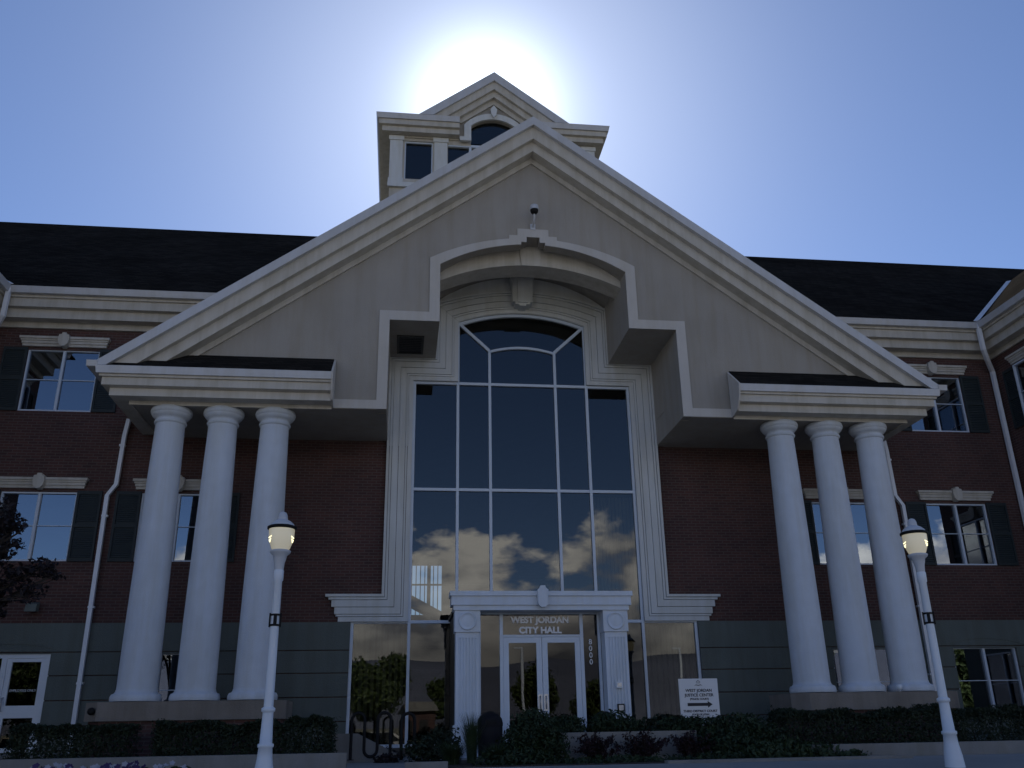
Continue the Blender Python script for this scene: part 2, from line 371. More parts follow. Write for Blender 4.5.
mb.smooth = True; mb.add(pts, fs); struct(mb.build('mountains', HILLM))

# ------------------------------------------------------------------ the city hall
hall = thing('city_hall', 'red brick city hall with cream gabled portico, six white columns and a cupola tower', 'building')
P = hall
# --- front wall
SEC, THR, GRD = (4.18, 1.79), (8.18, 1.77), (.14, 1.77)     # (sill z, height) of the three storeys
W = 1.88; XF, XM = 12.70, 9.21
holes = []; gholes = []
for s in (-1, 1):
    for xc, (z, h) in ((XF, SEC), (XF, THR), (XM, SEC)): holes.append((s*xc-W/2, s*xc+W/2, z, z+h))
holes += [(-3.14, 3.14, -1, 9.35), (-1.87, 1.87, 9, 12.0)]
low = [(-4.594, 4.594, -1, 2.66)]
for s in (-1, 1):
    low.append((s*XM-W/2, s*XM+W/2, GRD[0], GRD[0]+GRD[1]))
low += [(XF-W/2, XF+W/2, GRD[0], GRD[0]+GRD[1]), (-XF-W/2, -XF+W/2, -.32, 1.92)]
for a, b in ((-14.85,-.001),(.001,14.85)): MB().wall(a, b, -.6, 11.2, [h for h in holes+low if h[1] > a and h[0] < b], 0, .3).build('brick_wall', BRICK, P)
zs = [-.58, -.28, .27, .84, 1.41, 1.96, 2.66]
for xa, xb in ((-14.84,-4.594),(4.594,14.84)):
    mb = MB()
    for a, b in zip(zs, zs[1:]): mb.wall(xa, xb, a+(.012 if a > -.5 else 0), b-.012, [h for h in low if h[1] > xa and h[0] < xb and abs(h[0]) > 5], -.06, -.003)
    mb.build('stone_base', BASEM, P)
mb = MB()                     # shallow arched hoods over the ground floor openings
for xc in (-XF, XF):
    a = arc(1.25, 1.99, 2.18, 14); b = arc(1.25, 1.965, 2.155, 14, True)
    MB().prism([(x+xc, z) for x, z in a+b], -.075, -.06).build('arched_hood', BASEM, P)
# --- projecting end wings
for s in (-1, 1):
    mb = MB(); mb.box(s*14.85 if s > 0 else -25.6, 25.6 if s > 0 else s*14.85, -3.9, .295, 2.66, 11.2); mb.build('brick_wall', BRICK, P)
    mb = MB(); mb.box(14.79 if s > 0 else -25.66, 25.66 if s > 0 else -14.79, -3.96, -.065, -.58, 2.655); mb.build('stone_base', BASEM, P)
mb = MB(); mb.wall(-25.6, 25.6, -.6, 11.6, [(-3.0, -1.24, 5.4, 7.9)], 22.3, 22.6); mb.build('brick_wall', BRICK, P)
mb = MB()
for s in (-1, 1): MB().box(min(s*25.6, s*25.3), max(s*25.6, s*25.3), .3, 22.3, -.6, 11.55).build('brick_wall', BRICK, P)
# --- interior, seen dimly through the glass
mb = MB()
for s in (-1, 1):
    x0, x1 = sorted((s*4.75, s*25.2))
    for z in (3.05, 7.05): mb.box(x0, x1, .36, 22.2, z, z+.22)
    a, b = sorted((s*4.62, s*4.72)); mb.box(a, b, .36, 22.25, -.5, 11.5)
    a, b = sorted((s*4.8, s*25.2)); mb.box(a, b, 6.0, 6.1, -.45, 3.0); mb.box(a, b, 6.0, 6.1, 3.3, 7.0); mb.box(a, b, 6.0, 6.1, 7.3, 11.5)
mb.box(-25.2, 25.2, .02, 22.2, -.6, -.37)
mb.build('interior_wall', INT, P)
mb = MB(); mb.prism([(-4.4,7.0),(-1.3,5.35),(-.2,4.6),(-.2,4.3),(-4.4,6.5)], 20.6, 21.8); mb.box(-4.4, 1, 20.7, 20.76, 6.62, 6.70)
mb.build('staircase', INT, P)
mb = MB()
for x in [-3.0+.22*i for i in range(9)]: mb.box(x-.022, x+.022, 22.35, 22.45, 5.4, 7.9)
mb.box(-2.0, -1.82, 22.33, 22.47, 5.4, 7.9)
mb.build('rear_window', FRAME, P)
mb = MB()
for k in range(11): mb.box(1.98+k*.105, 2.05+k*.105, .32+.03*(k % 2), .33+.03*(k % 2), 2.75, 6.1)
mb.build('vertical_blind', BLIND, P); mb = MB()
for k in range(9): mb.box(-4.5+k*.15, -4.41+k*.15, .32, .33, -.3, 2.6)
mb.build('vertical_blind', BLIND, P); mb = MB()
for k in range(9): mb.box(3.22+k*.15, 3.31+k*.15, .32, .33, -.3, 2.6)
mb.build('vertical_blind', BLIND, P)
# --- windows
def make_window(h):
    f = MB(); w2 = W/2
    f.box(-w2, -w2+.042, .02, .12, 0, h); f.box(w2-.042, w2, .02, .12, 0, h); f.box(-w2+.042, w2-.042, .02, .12, h-.042, h); f.box(-w2+.042, w2-.042, .015, .12, 0, .042)
    f.box(-.034, .034, .018, .12, .042, h-.042)
    for a, b in ((-w2+.042, -.034), (.034, w2-.042)): f.box(a, b, .05, .11, h*.51-.010, h*.51+.010)
    o = f.build('window', FRAME, P)
    q = MB()
    for a, c, tl in ((-w2+.02, 0, .002), (0, w2-.02, -.0015)):
        b_ = MB().box(a, c, .085, .095, .02, h-.02); q.add([(x, y+tl*(x-a)+.0012*tl/abs(tl)*z, z) for x, y, z in b_.v], b_.f)
    q.build('pane', GLASS, o)
    return o
def make_lintel(kind):
    m = MB()
    for x, z0, z1, y in ((1.10, 0, .075, -.07), (1.12, .075, .15, -.10), (1.145, .15, .20, -.125), (1.175, .20, .265, -.16)): m.box(-x, x, y, -.002, z0, z1)
    o = m.build('lintel', TRIM, P)
    k = MB(); k.prism([(-.13,.30),(-.06,.31),(-.05,.36),(.05,.36),(.06,.31),(.13,.30),(.145,.16),(.12,.04),(.05,-.04),(-.05,-.04),(-.12,.04),(-.145,.16)], -.23, -.004)
    k.build('keystone', TRIM, o); return o
def make_shutter(h):
    m = MB(); w2 = .31
    m.box(-w2, -w2+.06, -.055, -.004, 0, h); m.box(w2-.06, w2, -.055, -.004, 0, h)
    for z in (0, h*.5-.04, h-.09): m.box(-w2+.06, w2-.06, -.053, -.004, z, z+.09)
    m.box(-w2+.06, w2-.06, -.02, -.006, .09, h-.09)
    n = 30
    for i in range(n):
        z = .10+(h-.2)*i/n
        if abs(z-h*.5) > .09: m.prism([(-.022,z),(-.034,z+.01),(-.022,z+(h-.2)/n*.8)], -w2+.06, w2-.06, 'X')
    return m.build('shutter', SHUT, P)
win0 = make_window(SEC[1]); lin0 = make_lintel(0); shu0 = make_shutter(1.83)
first = True
for s in (-1, 1):
    for xc, (z, h), dressed in ((XF, SEC, 1), (XF, THR, 1), (XM, SEC, 1), (XM, GRD, 0), (XF, GRD, 0)):
        if not dressed and s < 0 and xc == XF: continue
        o = win0 if first else copy_tree(win0, P)
        o.location = (s*xc, 0, z)
        if dressed:
            l = lin0 if first else copy_tree(lin0, P)
            l.location = (s*xc, 0, z+h+.085)
            for t in (-1, 1):
                q = shu0 if (first and t < 0) else copy_tree(shu0, P)
                q.location = (s*xc+t*(W/2+.315), 0, z-.01)
        first = False
for s in (-1, 1):                                   # windows on the inner faces of the end wings
    for z in (SEC[0], THR[0], GRD[0]):
        for yy in (-2.0,):
            o = copy_tree(win0, P); o.location = (s*14.68, yy, z); o.rotation_euler = (0, 0, -s*math.pi/2)
            if z > 1:
                l = copy_tree(lin0, P); l.location = (s*14.85, yy, z+SEC[1]+.085); l.rotation_euler = o.rotation_euler
                for t in (-1, 1):
                    q = copy_tree(shu0, P); q.location = (s*14.85, yy+t*(W/2+.315), z-.01); q.rotation_euler = o.rotation_euler
# --- side door at the left
d = MB(); z0, z1 = -.32, 1.92
for a, b in ((-13.64, -13.54), (-12.88, -12.76), (-11.86, -11.76)): d.box(a, b, -.02, .12, z0, z1)
d.box(-13.54, -12.88, -.02, .12, z1-.09, z1); d.box(-12.76, -11.86, -.02, .12, z1-.09, z1); d.box(-13.54, -12.88, -.015, .11, z0, z0+.2)
sd = d.build('side_door', WHITE, P)
MB().box(-13.56, -12.86, .045, .06, z0+.1, z1-.05).build('side_light', DGLASS, sd)
d = MB(); z1 = 1.83
d.box(-12.755, -12.64, 0, .09, z0+.02, z1-.005); d.box(-11.97, -11.865, 0, .09, z0+.02, z1-.005)
d.box(-12.64, -11.97, 0, .09, 1.74, z1-.005); d.box(-12.64, -11.97, 0, .09, .46, .74); d.box(-12.64, -11.97, 0, .09, z0+.02, z0+.12)
lf = d.build('door_leaf', WHITE, sd)
MB().box(-12.66, -11.95, .04, .055, z0+.05, 1.78).build('pane', DGLASS, sd)
MB().tube([(-12.70,-.02,.62),(-12.70,-.08,.62),(-12.70,-.08,.92),(-12.70,-.02,.92)], .014, 8).build('handle', METAL, sd)
text('lettering', 'EMPLOYEES ONLY', .08, LETTER, sd, (-12.305, .03, 1.08), .60)
# --- wing cornices, gutters, roofs
prof = [(0,10.57),(.08,10.57),(.08,10.735),(.38,10.735),(.38,11.0),(.54,11.0),(.54,11.25),(.60,11.25),(.60,11.49),(0,11.49)]
gut = [(.605,11.325),(.73,11.325),(.78,11.505),(.76,11.515),(.605,11.47)]
for path in ([(-14.85,-3.9),(-14.85,0),(-6.3,0)], [(6.3,0),(14.85,0),(14.85,-3.9)]):
    c = MB().sweep(path, prof).build('cornice', TRIM, P); MB().sweep(path, gut).build('gutter', GUTTER, c)
SL = .82; RY = 7.23; RZ = 11.535+(RY+.73)*SL
rp_ = [(RY,RZ),(15.8,RZ),(23.3,11.535),(23.3,11.49)]
for a, b in ((-26.4,-4.1),(4.1,26.4)): MB().prism([(-.73,11.49),(-.73,11.535)]+rp_, a, b, 'X').build('main_roof', SHINGLE, P)
MB().prism([(.32,11.49),(.32,11.535+1.05*SL)]+rp_, -4.1, 4.1, 'X').build('main_roof', SHINGLE, P)
for s in (-1, 1):
    pr_ = [(s*14.12,11.495),(s*14.12,11.54),(s*20.16,16.17),(s*26.2,11.54),(s*26.2,11.495)]
    o = MB().prism(pr_, -4.4, 11).build('wing_roof', SHINGLE, P)
    v = MB(); q = []
    for t in (.05, 5.9): q += [(s*(14.12+t-.09), -.73+t*.9346+.05, 11.58+t*.7663), (s*(14.12+t+.09), -.73+t*.9346-.09, 11.58+t*.7663)]
    v.add(q+[(a, b, c-.05) for a, b, c in q], [(0,1,3,2),(4,6,7,5),(0,2,6,4),(1,5,7,3),(0,4,5,1),(2,3,7,6)]); v.build('valley_flashing', GUTTER, o)
# --- big gable: wall, opening, border, rakes, returns
GY = -2.66; OPH = 11.68; OPC = 12.40
notch_l = [(-.33, arcz(2.53,OPH,OPC,.33)),(-.33,12.47),(-.18,12.47),(-.18,12.63)]
left_arc = [p for p in arc(2.53, OPH, OPC, 24) if p[0] < -.34]
half = [(-3.82,7.53),(-3.82,9.99),(-2.53,9.99)]+left_arc+notch_l           # left bottom up to the crown
opening = half+mir(half)
gpoly = [(-9.92,7.53),(-9.92,8.82),(0,16.10),(9.92,8.82),(9.92,7.53)]+mir(opening)[::1][::-1][::-1] if False else None
gpoly = [(-9.92,7.53),(-9.92,8.82),(0,16.08),(9.92,8.82),(9.92,7.53)]+opening[::-1]
gw = MB().prism(gpoly, GY, GY+.3).build('gable_wall', STUCCO, P)
oarc = [p for p in arc(2.80, 11.86, 12.59, 24) if p[0] < -.68]
oh = [(-5.15,7.53),(-5.15,7.76),(-4.08,7.76),(-4.08,10.25),(-2.80,10.25)]+oarc+[(-.66,arcz(2.8,11.86,12.59,.66)),(-.66,12.67),(-.43,12.67),(-.43,12.88)]
bpoly = oh+mir(oh)+opening[::-1]
MB().prism(bpoly, GY-.035, GY+.02).build('opening_border', BORDER, P)
# lining of the deep opening: stepped side walls and soffits back to the glass
for s in (-1, 1):
    lin = MB(); a, b = sorted((s*3.82, s*4.05)); lin.box(a, b, GY+.3, -.04, 7.52, 10.2)
    a, b = sorted((s*2.53, s*3.82)); lin.box(a, b, GY+.3, -.04, 9.99, 10.2)
    a, b = sorted((s*2.53, s*2.75)); lin.box(a, b, GY+.3, -.04, 10.2, 12.9)
    lin.build('opening_lining', STUCCO, P)
a1 = arc(2.53, OPH+.02, OPC+.24, 24); MB().prism(a1+[(2.53,12.95),(-2.53,12.95)], GY+.3, -2.1).build('arched_ceiling', STUCCO, P)
a3 = arc(2.53, 11.85, 12.75, 24); MB().prism(a3+[(2.53,13.0),(-2.53,13.0)], -1.4, -.04).build('arched_ceiling', STUCCO, P)
a2 = arc(2.53, 11.48, 12.07, 24)
rib = MB().prism(a2+[(2.53,12.9),(-2.53,12.9)], -2.1, -1.4).build('arched_rib', TRIM, P)
k = MB(); k.prism([(-.26,12.04),(.26,12.04),(.32,12.66),(-.32,12.66)], -2.15, -2.102); k.build('keystone', TRIM, rib)
# soffit under the gable wall
mb = MB()
for s in (-1, 1):
    a, b = sorted((s*4.05, s*9.93)); MB().box(a, b, GY+.005, -.004, 7.52, 7.60).build('portico_soffit', STUCCO, P)
mb = MB()
for s in (-1, 1):
    a, b = sorted((s*9.62, s*9.915)); MB().box(a, b, GY+.3, -.004, 7.60, 8.8).build('portico_side_wall', STUCCO, P)
def chev(zt, zb, sl, clip):
    return [(-(zt-clip)/sl, clip), (0, zt), ((zt-clip)/sl, clip), ((zb-clip)/sl, clip), (0, zb), (-(zb-clip)/sl, clip)]
GS = .7315
rk = MB()
rk.prism(chev(15.87,15.49,GS,8.22), -3.23, GY-.001); rk.prism(chev(15.49,15.18,GS,8.26), -3.07, GY-.001); rk.prism(chev(15.18,15.01,GS,8.5), -2.73, GY-.001)
rake = rk.build('rake_cornice', TRIM, P)
MB().prism(chev(16.14,15.87,GS,8.24), -3.36, GY-.001).build('rake_gutter', GUTTER, rake)
rf = MB(); rf.prism(chev(16.12,16.02,GS,8.22), GY, 6.0); rf.build('portico_roof', SHINGLE, P)
cprof = [(0,7.485),(.05,7.485),(.05,7.575),(.42,7.575),(.42,7.76),(.58,7.785),(.58,7.98),(.64,7.98),(.64,8.05),(.0,8.05)]
gprof = [(.645,8.04),(.70,8.04),(.725,8.22),(.70,8.235),(.645,8.20)]
for s in (-1, 1):
    path = [(-9.92,-.01),(-9.92,GY),(-5.17,GY)] if s < 0 else [(5.17,GY),(9.92,GY),(9.92,-.01)]
    c = MB().sweep(path, cprof).build('return_cornice', TRIM, P)
    MB().sweep(path, gprof).build('gutter', GUTTER, c)
    a, b = sorted((s*5.17, s*10.5)); MB().prism([(GY-.70,8.20),(GY-.70,8.235),(GY-.036,8.83),(GY-.036,8.06)], a+.001, b-.001, 'X').build('return_roof', SHINGLE, c)
    a, b = sorted((s*5.12, s*5.168)); MB().prism([(GY-.037,7.535),(GY-.14,7.535),(GY-.44,7.60),(GY-.62,7.80),(GY-.72,8.05),(GY-.74,8.22),(GY-.037,8.80)], a, b, 'X').build('end_board', BORDER, c)
    # short gutter end that pokes past the rake
    a, b = sorted((s*10.62, s*10.86)); MB().prism([(-3.36,8.20),(-3.40,8.34),(-.4,8.34),(-.4,8.2)], a, b, 'X').build('gutter_end', GUTTER, c)
# --- tower
TY = 7.2
tw = MB(); th = [(-3.67,-2.52,20.9,22.74),(2.52,3.67,20.9,22.74),(-1.9,1.9,20.9,22.66),(-.95,.95,22,22.93)]
tw.wall(-4.25, 4.25, 15, 22.92, th, TY, TY+.3)
for s in (-1, 1):
    a, b = sorted((s*4.25, s*3.95)); tw.box(a, b, TY+.3, 15.5, 15, 22.92)
tw.box(-4.25, 4.25, 15.5, 15.8, 15, 22.92)
tower = tw.build('tower', TRIM, P)
ta = arc(.95, 23.54, 23.92, 16)
MB().prism([(-4.2,22.925),(-4.2,23.5),(-3.1,23.62),(0,25.9),(3.1,23.62),(4.2,23.5),(4.2,22.925),(.95,22.925)]+ta[::-1]+[(-.95,22.925)], TY-.10, TY+.25).build('pediment_wall', STUCCO, tower)
mb = MB()
for s in (-1, 1):
    for x0, x1 in ((3.75, 4.27), (1.93, 2.46)):
        mb = MB(); a, b = sorted((s*x0, s*x1)); mb.box(a, b, TY-.07, TY-.002, 20.86, 22.7); mb.box(a-.05, b+.05, TY-.11, TY-.002, 22.7, 22.9); mb.box(a-.04, b+.04, TY-.10, TY-.002, 20.66, 20.86); mb.build('pilaster', SURR, tower)
    a, b = sorted((s*1.93, s*4.32)); MB().box(a, b, TY-.13, TY-.002, 20.45, 20.66).build('sill_band', SURR, tower)
mb = MB()
oa = arc(1.24, 23.56, 24.20, 16)
mb.prism([(-1.24,22.95)]+oa+[(1.24,22.95),(.95,22.95)]+ta[::-1]+[(-.95,22.95)], TY-.2, TY-.101)
for s in (-1, 1):
    a, b = sorted((s*.95, s*1.42)); mb.box(a, b, TY-.24, TY-.101, 22.76, 22.949)
mb.prism([(-.10,24.1),(-.14,24.36),(0,24.56),(.14,24.36),(.10,24.1),(0,23.95)], TY-.3, TY-.201)
mb.build('arched_trim', SURR, tower)
tp = [(0,22.86),(.07,22.86),(.07,22.93),(.36,22.93),(.36,23.16),(.49,23.18),(.49,23.41),(0,23.41)]
tg = [(.0,23.41),(.56,23.41),(.61,23.64),(0,23.64)]
for path in ([(-4.25,15.8),(-4.25,TY),(-1.45,TY)], [(1.45,TY),(4.25,TY),(4.25,15.8)]):
    c = MB().sweep(path, tp).build('cornice', TRIM, tower)
    MB().sweep(path, tg).build('cornice_cap', GUTTER, tower)
TS = .765
mb = MB(); mb.prism(chev(25.60,25.22,TS,23.645), 6.68, TY-.101); mb.prism(chev(25.22,24.92,TS,23.645), 6.82, TY-.101); mb.prism(chev(24.92,24.68,TS,23.645), 7.0, TY-.101)
mb.build('rake_cornice', TRIM, tower); MB().prism(chev(26.03,25.60,TS,23.645), 6.58, TY-.101).build('rake_cap', GUTTER, tower)
mb = MB(); mb.prism([(-3.1,23.60),(0,26.0),(3.1,23.60)], TY+.1, 16.3); mb.prism([(8.3,23.59),(11.4,25.99),(14.5,23.59)], -4.7, 4.7, 'X'); mb.box(-4.2, 4.2, TY+.26, 15.7, 23.4, 23.6)
mb.build('tower_roof', SHINGLE, tower)
mb = MB()
for s in (-1, 1): mb.cur = 1; mb.box(min(s*3.67,s*2.52), max(s*3.67,s*2.52), TY+.12, TY+.14, 20.9, 22.74)
mb.box(-1.9, 1.9, TY+.12, TY+.14, 20.9, 22.66); mb.prism([(-.94,22.8)]+arc(.94,23.54,23.91,12)+[(.94,22.8)], TY+.04, TY+.06)
mb.cur = 0
for s in (-1, 1):
    for x0, x1 in ((3.62,3.67),(2.52,2.57)): mb.box(min(s*x0,s*x1), max(s*x0,s*x1), TY+.06, TY+.16, 20.9, 22.74)
    mb.box(min(s*2.57,s*3.62), max(s*2.57,s*3.62), TY+.06, TY+.16, 22.68, 22.74)
    mb.box(min(s*.92,s*1.02), max(s*.92,s*1.02), TY+.02, TY+.16, 20.9, 22.60)
mb.box(-1.9, 1.9, TY+.015, TY+.16, 22.60, 22.72)
mb.build('tower_window', [FRAME, AGLASS], tower)
MB().box(-3.9, 3.9, TY+.9, TY+1.0, 16, 23.3).build('interior_wall', DARK, tower)  # near-black sheet added behind the glass so the tower reads unlit inside
# --- central glazing
wp = [(-3.14,2.66),(-3.14,9.35),(-1.87,9.35),(-1.87,11.22)]+arc(1.87,11.22,11.57,20)[1:-1]+[(1.87,11.22),(1.87,9.35),(3.14,9.35),(3.14,2.66)]
full = [(-4.594,-.36),(-4.594,2.66)]+wp+[(4.594,2.66),(4.594,-.36)]
g = MB(); b = .038
for x in (-3.14+b, 3.14-b): g.box(x-b, x+b, .02, .13, -.36, 9.35)
for x in (-1.87, 1.87): g.box(x-b, x+b, .015, .13, 2.7, 11.22 if True else 0)
for x in (-.955, .955): g.box(x-b, x+b, .018, .13, 2.7, 10.37)
for z in (6.19, 9.35-b): g.box(-3.14+2*b, 3.14-2*b, .022, .125, z-b, z+b)
g.box(-4.594, 4.594, .024, .124, 2.66-b, 2.66+b)
for s in (-1, 1):
    a, c = sorted((s*4.594, s*(4.594-2*b))); g.box(a, c, .02, .13, -.36, 2.66-b)
g.box(-4.594, 4.594, .025, .12, -.36, -.28)
ao, ai = arc(1.87,11.22,11.57,20), arc(1.87-.05,11.22-.085,11.57-.085,20,True); g.prism(ao+ai, .017, .13)
ao, ai = arc(.955,10.37,10.52,12), arc(.955,10.37-.07,10.52-.07,12,True); g.prism(ao+ai, .021, .128)
for s in (-1, 1):
    q = [(s*1.90,11.20),(s*1.84,11.26),(s*.93,10.40),(s*.98,10.33)]; g.prism(q, .023, .127)
glz = g.build('atrium_window', FRAME, P)
cells = []; ex_ = [-3.14,-1.87,-.955,.955,1.87,3.14]
for a, c in zip(ex_, ex_[1:]):
    for z0, z1 in ((2.66,6.19),(6.19,9.35)): cells.append([(a,z0),(a,z1),(c,z1),(c,z0)])
for a, c in ((-4.594,-3.14),(-3.14,-1.87),(1.87,3.14),(3.14,4.594)): cells.append([(a,-.36),(a,2.66),(c,2.66),(c,-.36)])
cells += [[(-1.87,9.35),(-1.87,11.22),(-.955,10.37),(-.955,9.35)],[(.955,9.35),(.955,10.37),(1.87,11.22),(1.87,9.35)],
    [(-.955,9.35)]+arc(.955,10.37,10.52,12)+[(.955,9.35)], arc(1.87,11.22,11.57,20)+arc(.955,10.37,10.52,12,True)]
rnd = random.Random(3); pg = MB()
for c in cells:                                       # every pane sits a hair out of true
    mx_ = sum(p[0] for p in c)/len(c); mz_ = sum(p[1] for p in c)/len(c); ta_, tb_ = rnd.gauss(0,.0016), rnd.gauss(0,.0016); q = MB().prism(c, .082, .094)
    q.v = [(x, y+ta_*(x-mx_)+tb_*(z-mz_), z) for x, y, z in q.v]; pg.add(q.v, q.f)
pg.build('pane', AGLASS, glz)
# surround: cream panel inside the opening and mitred stepped bands
pp = [(-3.81,7.4),(-3.81,13),(3.81,13),(3.81,7.4),(3.14,7.4)]+wp[::-1][1:-1]+[(-3.14,7.4)]
MB().prism(pp, -.035, -.001).build('surround_panel', SURR, P)
sb = MB()
for s in (-1, 1):
    inner = [(4.80,2.66),(3.14,2.66),(3.14,9.35),(1.87,9.35),(1.87,11.30)]
    ds = [0, .13, .19, .37, .55, .62, .70]; ys = [-.06, -.075, -.09, -.105, -.12, -.15]; ex = [0, .06, .10, .18, .26, .34]
    for i in range(6):
        d0, d1 = ds[i]+.001, ds[i+1]-.011
        def off(dd, e): return [(4.92+e, 2.66+dd),(3.14+dd,2.66+dd),(3.14+dd,9.35+dd),(1.87+dd,9.35+dd),(1.87+dd,11.23+dd*.8)]
        poly = off(d0, ex[i])+off(d1, ex[i])[::-1]
        sb.prism([(s*x, z) for x, z in poly], ys[i], -.003)
for i in range(6):
    d0, d1 = ds[i]+.001, ds[i+1]-.011
    a0 = arc(1.87+d0, 11.235+d0*.8, 11.58+d0, 20); a1_ = arc(1.87+d1, 11.235+d1*.8, 11.58+d1, 20, True)
    sb.prism(a0+a1_, ys[i]-.001, -.037)
sur = sb.build('window_surround', SURR, P)
k = MB(); k.prism([(-.30,11.78),(-.30,12.40),(-.36,12.6),(.36,12.6),(.30,12.40),(.30,11.78),(.22,11.78),(.22,11.70),(.10,11.70),(.10,11.65),(-.10,11.65),(-.10,11.70),(-.22,11.70),(-.22,11.78)], -.42, -.04)
k.box(-.15, .15, -.47, -.421, 11.75, 12.5); k.build('keystone', SURR, sur)
# --- vent and hatch in the opening
v = MB(); v.box(-3.63,-2.90,-1.72,-1.66,9.955,9.988); v.box(-3.63,-2.90,-.56,-.50,9.955,9.988); v.box(-3.63,-3.57,-1.66,-.56,9.955,9.988); v.box(-2.96,-2.90,-1.66,-.56,9.955,9.988)
for i in range(9): v.prism([(-1.64+i*.12,9.985),(-1.58+i*.12,9.962),(-1.57+i*.12,9.97),(-1.63+i*.12,9.988)], -3.57, -2.96, 'X')
v.build('vent_grille', DARK, P)
MB().box(3.808, 3.819, -1.05, -.35, 8.22, 8.85).build('access_hatch', STUCCO, P)
# --- columns and plinths
def shaft():
    p = []; zb, zt = .20, 6.42
    for i in range(13):
        t = i/12; p.append((.432-.092*(t**1.5), zb+(zt-zb)*t))
    return p
CX = [6.56, 7.81, 9.06]; CB = .70
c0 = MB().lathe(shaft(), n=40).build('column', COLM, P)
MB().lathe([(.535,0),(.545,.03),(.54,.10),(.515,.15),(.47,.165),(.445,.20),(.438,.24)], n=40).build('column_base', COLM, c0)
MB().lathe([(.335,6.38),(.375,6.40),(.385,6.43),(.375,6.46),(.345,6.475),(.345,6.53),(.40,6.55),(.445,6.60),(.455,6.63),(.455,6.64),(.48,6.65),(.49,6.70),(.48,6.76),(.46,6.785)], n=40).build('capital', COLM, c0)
i = 0
for s in (-1, 1):
    for x in CX:
        o = c0 if i == 0 else copy_tree(c0, P)
        o.location = (s*x, -2.27, CB+.025); o.rotation_euler = (0, 0, i*1.1); i += 1
for s in (-1, 1):
    def oct_(x0, x1, y0, y1, c): return [(x0+c,y0),(x1-c,y0),(x1,y0+c),(x1,y1),(x0,y1),(x0,y0+c)]
    x0, x1 = sorted((s*5.75, s*9.92))
    p_ = MB().prism(oct_(x0+.07, x1-.07, -3.06, -1.60, .30), -.6, .32, 'Z').build('column_plinth', BRICK, P)
    MB().prism(oct_(x0, x1, -3.14, -1.52, .32), .32, CB, 'Z').build('plinth_cap', STONE, p_)
# --- downpipes
def pipe(pts, w=.055):
    m = MB(); pts = [Vector(p) for p in pts]
    m.tube(pts, w*1.3, 4, smooth=False); return m
for s in (-1, 1):
    m = pipe([(s*10.70,-.16,7.95),(s*10.76,-.13,7.5),(s*10.79,-.13,6.16),(s*10.975,-.13,5.86),(s*10.965,-.14,-.5)])
    for z in (7.2, 5.3, 3.0, 1.2): m.box(s*(10.78 if z > 6 else 10.965)-.075, s*(10.78 if z > 6 else 10.965)+.075, -.17, -.06, z, z+.05)
    m.build('downpipe', PIPE, P)
    m = pipe([(s*14.13,-.72,11.48),(s*14.16,-.69,10.62),(s*14.35,-.5,10.40),(s*14.70,-.15,10.12),(s*14.72,-.13,-.5)], .06); m.build('downpipe', PIPE, P)
# --- entrance porch
e = MB(); e.box(-2.10,2.10,-2.50,-2.0,2.652,2.765); e.box(-2.155,2.155,-2.545,-1.99,2.765,2.975); e.box(-2.19,2.19,-2.59,-1.985,2.975,3.085)
ent = e.build('entrance_porch', PORCH, P)
k = MB(); k.prism([(-.11,2.76),(-.13,3.10),(-.08,3.14),(-.05,3.20),(.05,3.20),(.08,3.14),(.13,3.10),(.11,2.76),(.05,2.70),(-.05,2.70)], -2.70, -2.592); k.build('keystone', PORCH, ent)
def make_pilaster(s):
    m = MB(); x0, x1 = sorted((s*1.50, s*2.04)); n = 6; pts = [(x0,-2.41)]
    w_ = (x1-x0-.10)/n
    for i in range(n):
        a = x0+.05+i*w_; pts += [(a+.012,-2.41),(a+.022,-2.385),(a+w_-.022,-2.385),(a+w_-.012,-2.41)]
    pts += [(x1,-2.41),(x1,-1.99),(x0,-1.99)]
    m.prism(pts, .20, 2.03, 'Z'); m.box(x0,x1,-2.409,-1.99,2.03,2.16); m.box(x0,x1,-2.409,-1.99,.13,.20)
    m.box(x0-.03,x1+.03,-2.46,-1.985,2.16,2.651)
    o = m.build('pilaster', PORCH, ent)
    c = s*1.77; r = MB(); ring = [(.2,0),(.21,.02),(.20,.035),(.175,.035),(.165,.018),(.12,.024),(0.02,.028)]
    r.lathe(ring, n=32); r.v = [(c+x, -2.458-z, 2.405+y) for x, y, z in r.v]; r.build('roundel', PORCH, o)
    q = MB(); q.box(x0-.05,x1+.05,-2.47,-1.985,-.6,.13); q.box(x0+.06,x1-.06,-2.485,-2.471,-.3,.0); q.build('pilaster_base', PORCH, o)
for s in (-1, 1): make_pilaster(s)
mb = MB()
for s in (-1, 1):
    mb = MB(); a, b_ = sorted((s*1.96, s*2.04)); mb.box(a, b_, -1.984, -.02, -.5, 2.651)
    a, b_ = sorted((s*1.49, s*1.96)); mb.box(a, b_, -1.979, -1.90, -.5, 2.649); mb.build('porch_side_wall', DARK, ent)
MB().box(-2.09,2.09,-1.98,-.02,2.652,2.74).build('porch_roof', DARK, ent)
SY = -1.95
f = MB()
for x, w_ in ((-1.455,.035),(-.925,.04),(1.025,.04),(1.455,.034)): f.box(x-w_, x+w_, SY-.03, SY+.08, -.36, 2.65)
for z0, z1 in ((2.085,2.135),(2.61,2.65)):
    for a, b_ in ((-.885,.985),): f.box(a, b_, SY-.028, SY+.078, z0, z1)
for a, b_ in ((-1.42,-.965),(1.065,1.421)): f.box(a, b_, SY-.028, SY+.078, 2.61, 2.65); f.box(a, b_, SY-.028, SY+.078, -.36, -.26)
fr = f.build('storefront_frame', FRAME, ent)
MB().box(-.90,1.0,SY+.01,SY+.025,2.1,2.63).build('transom_pane', DGLASS, fr)
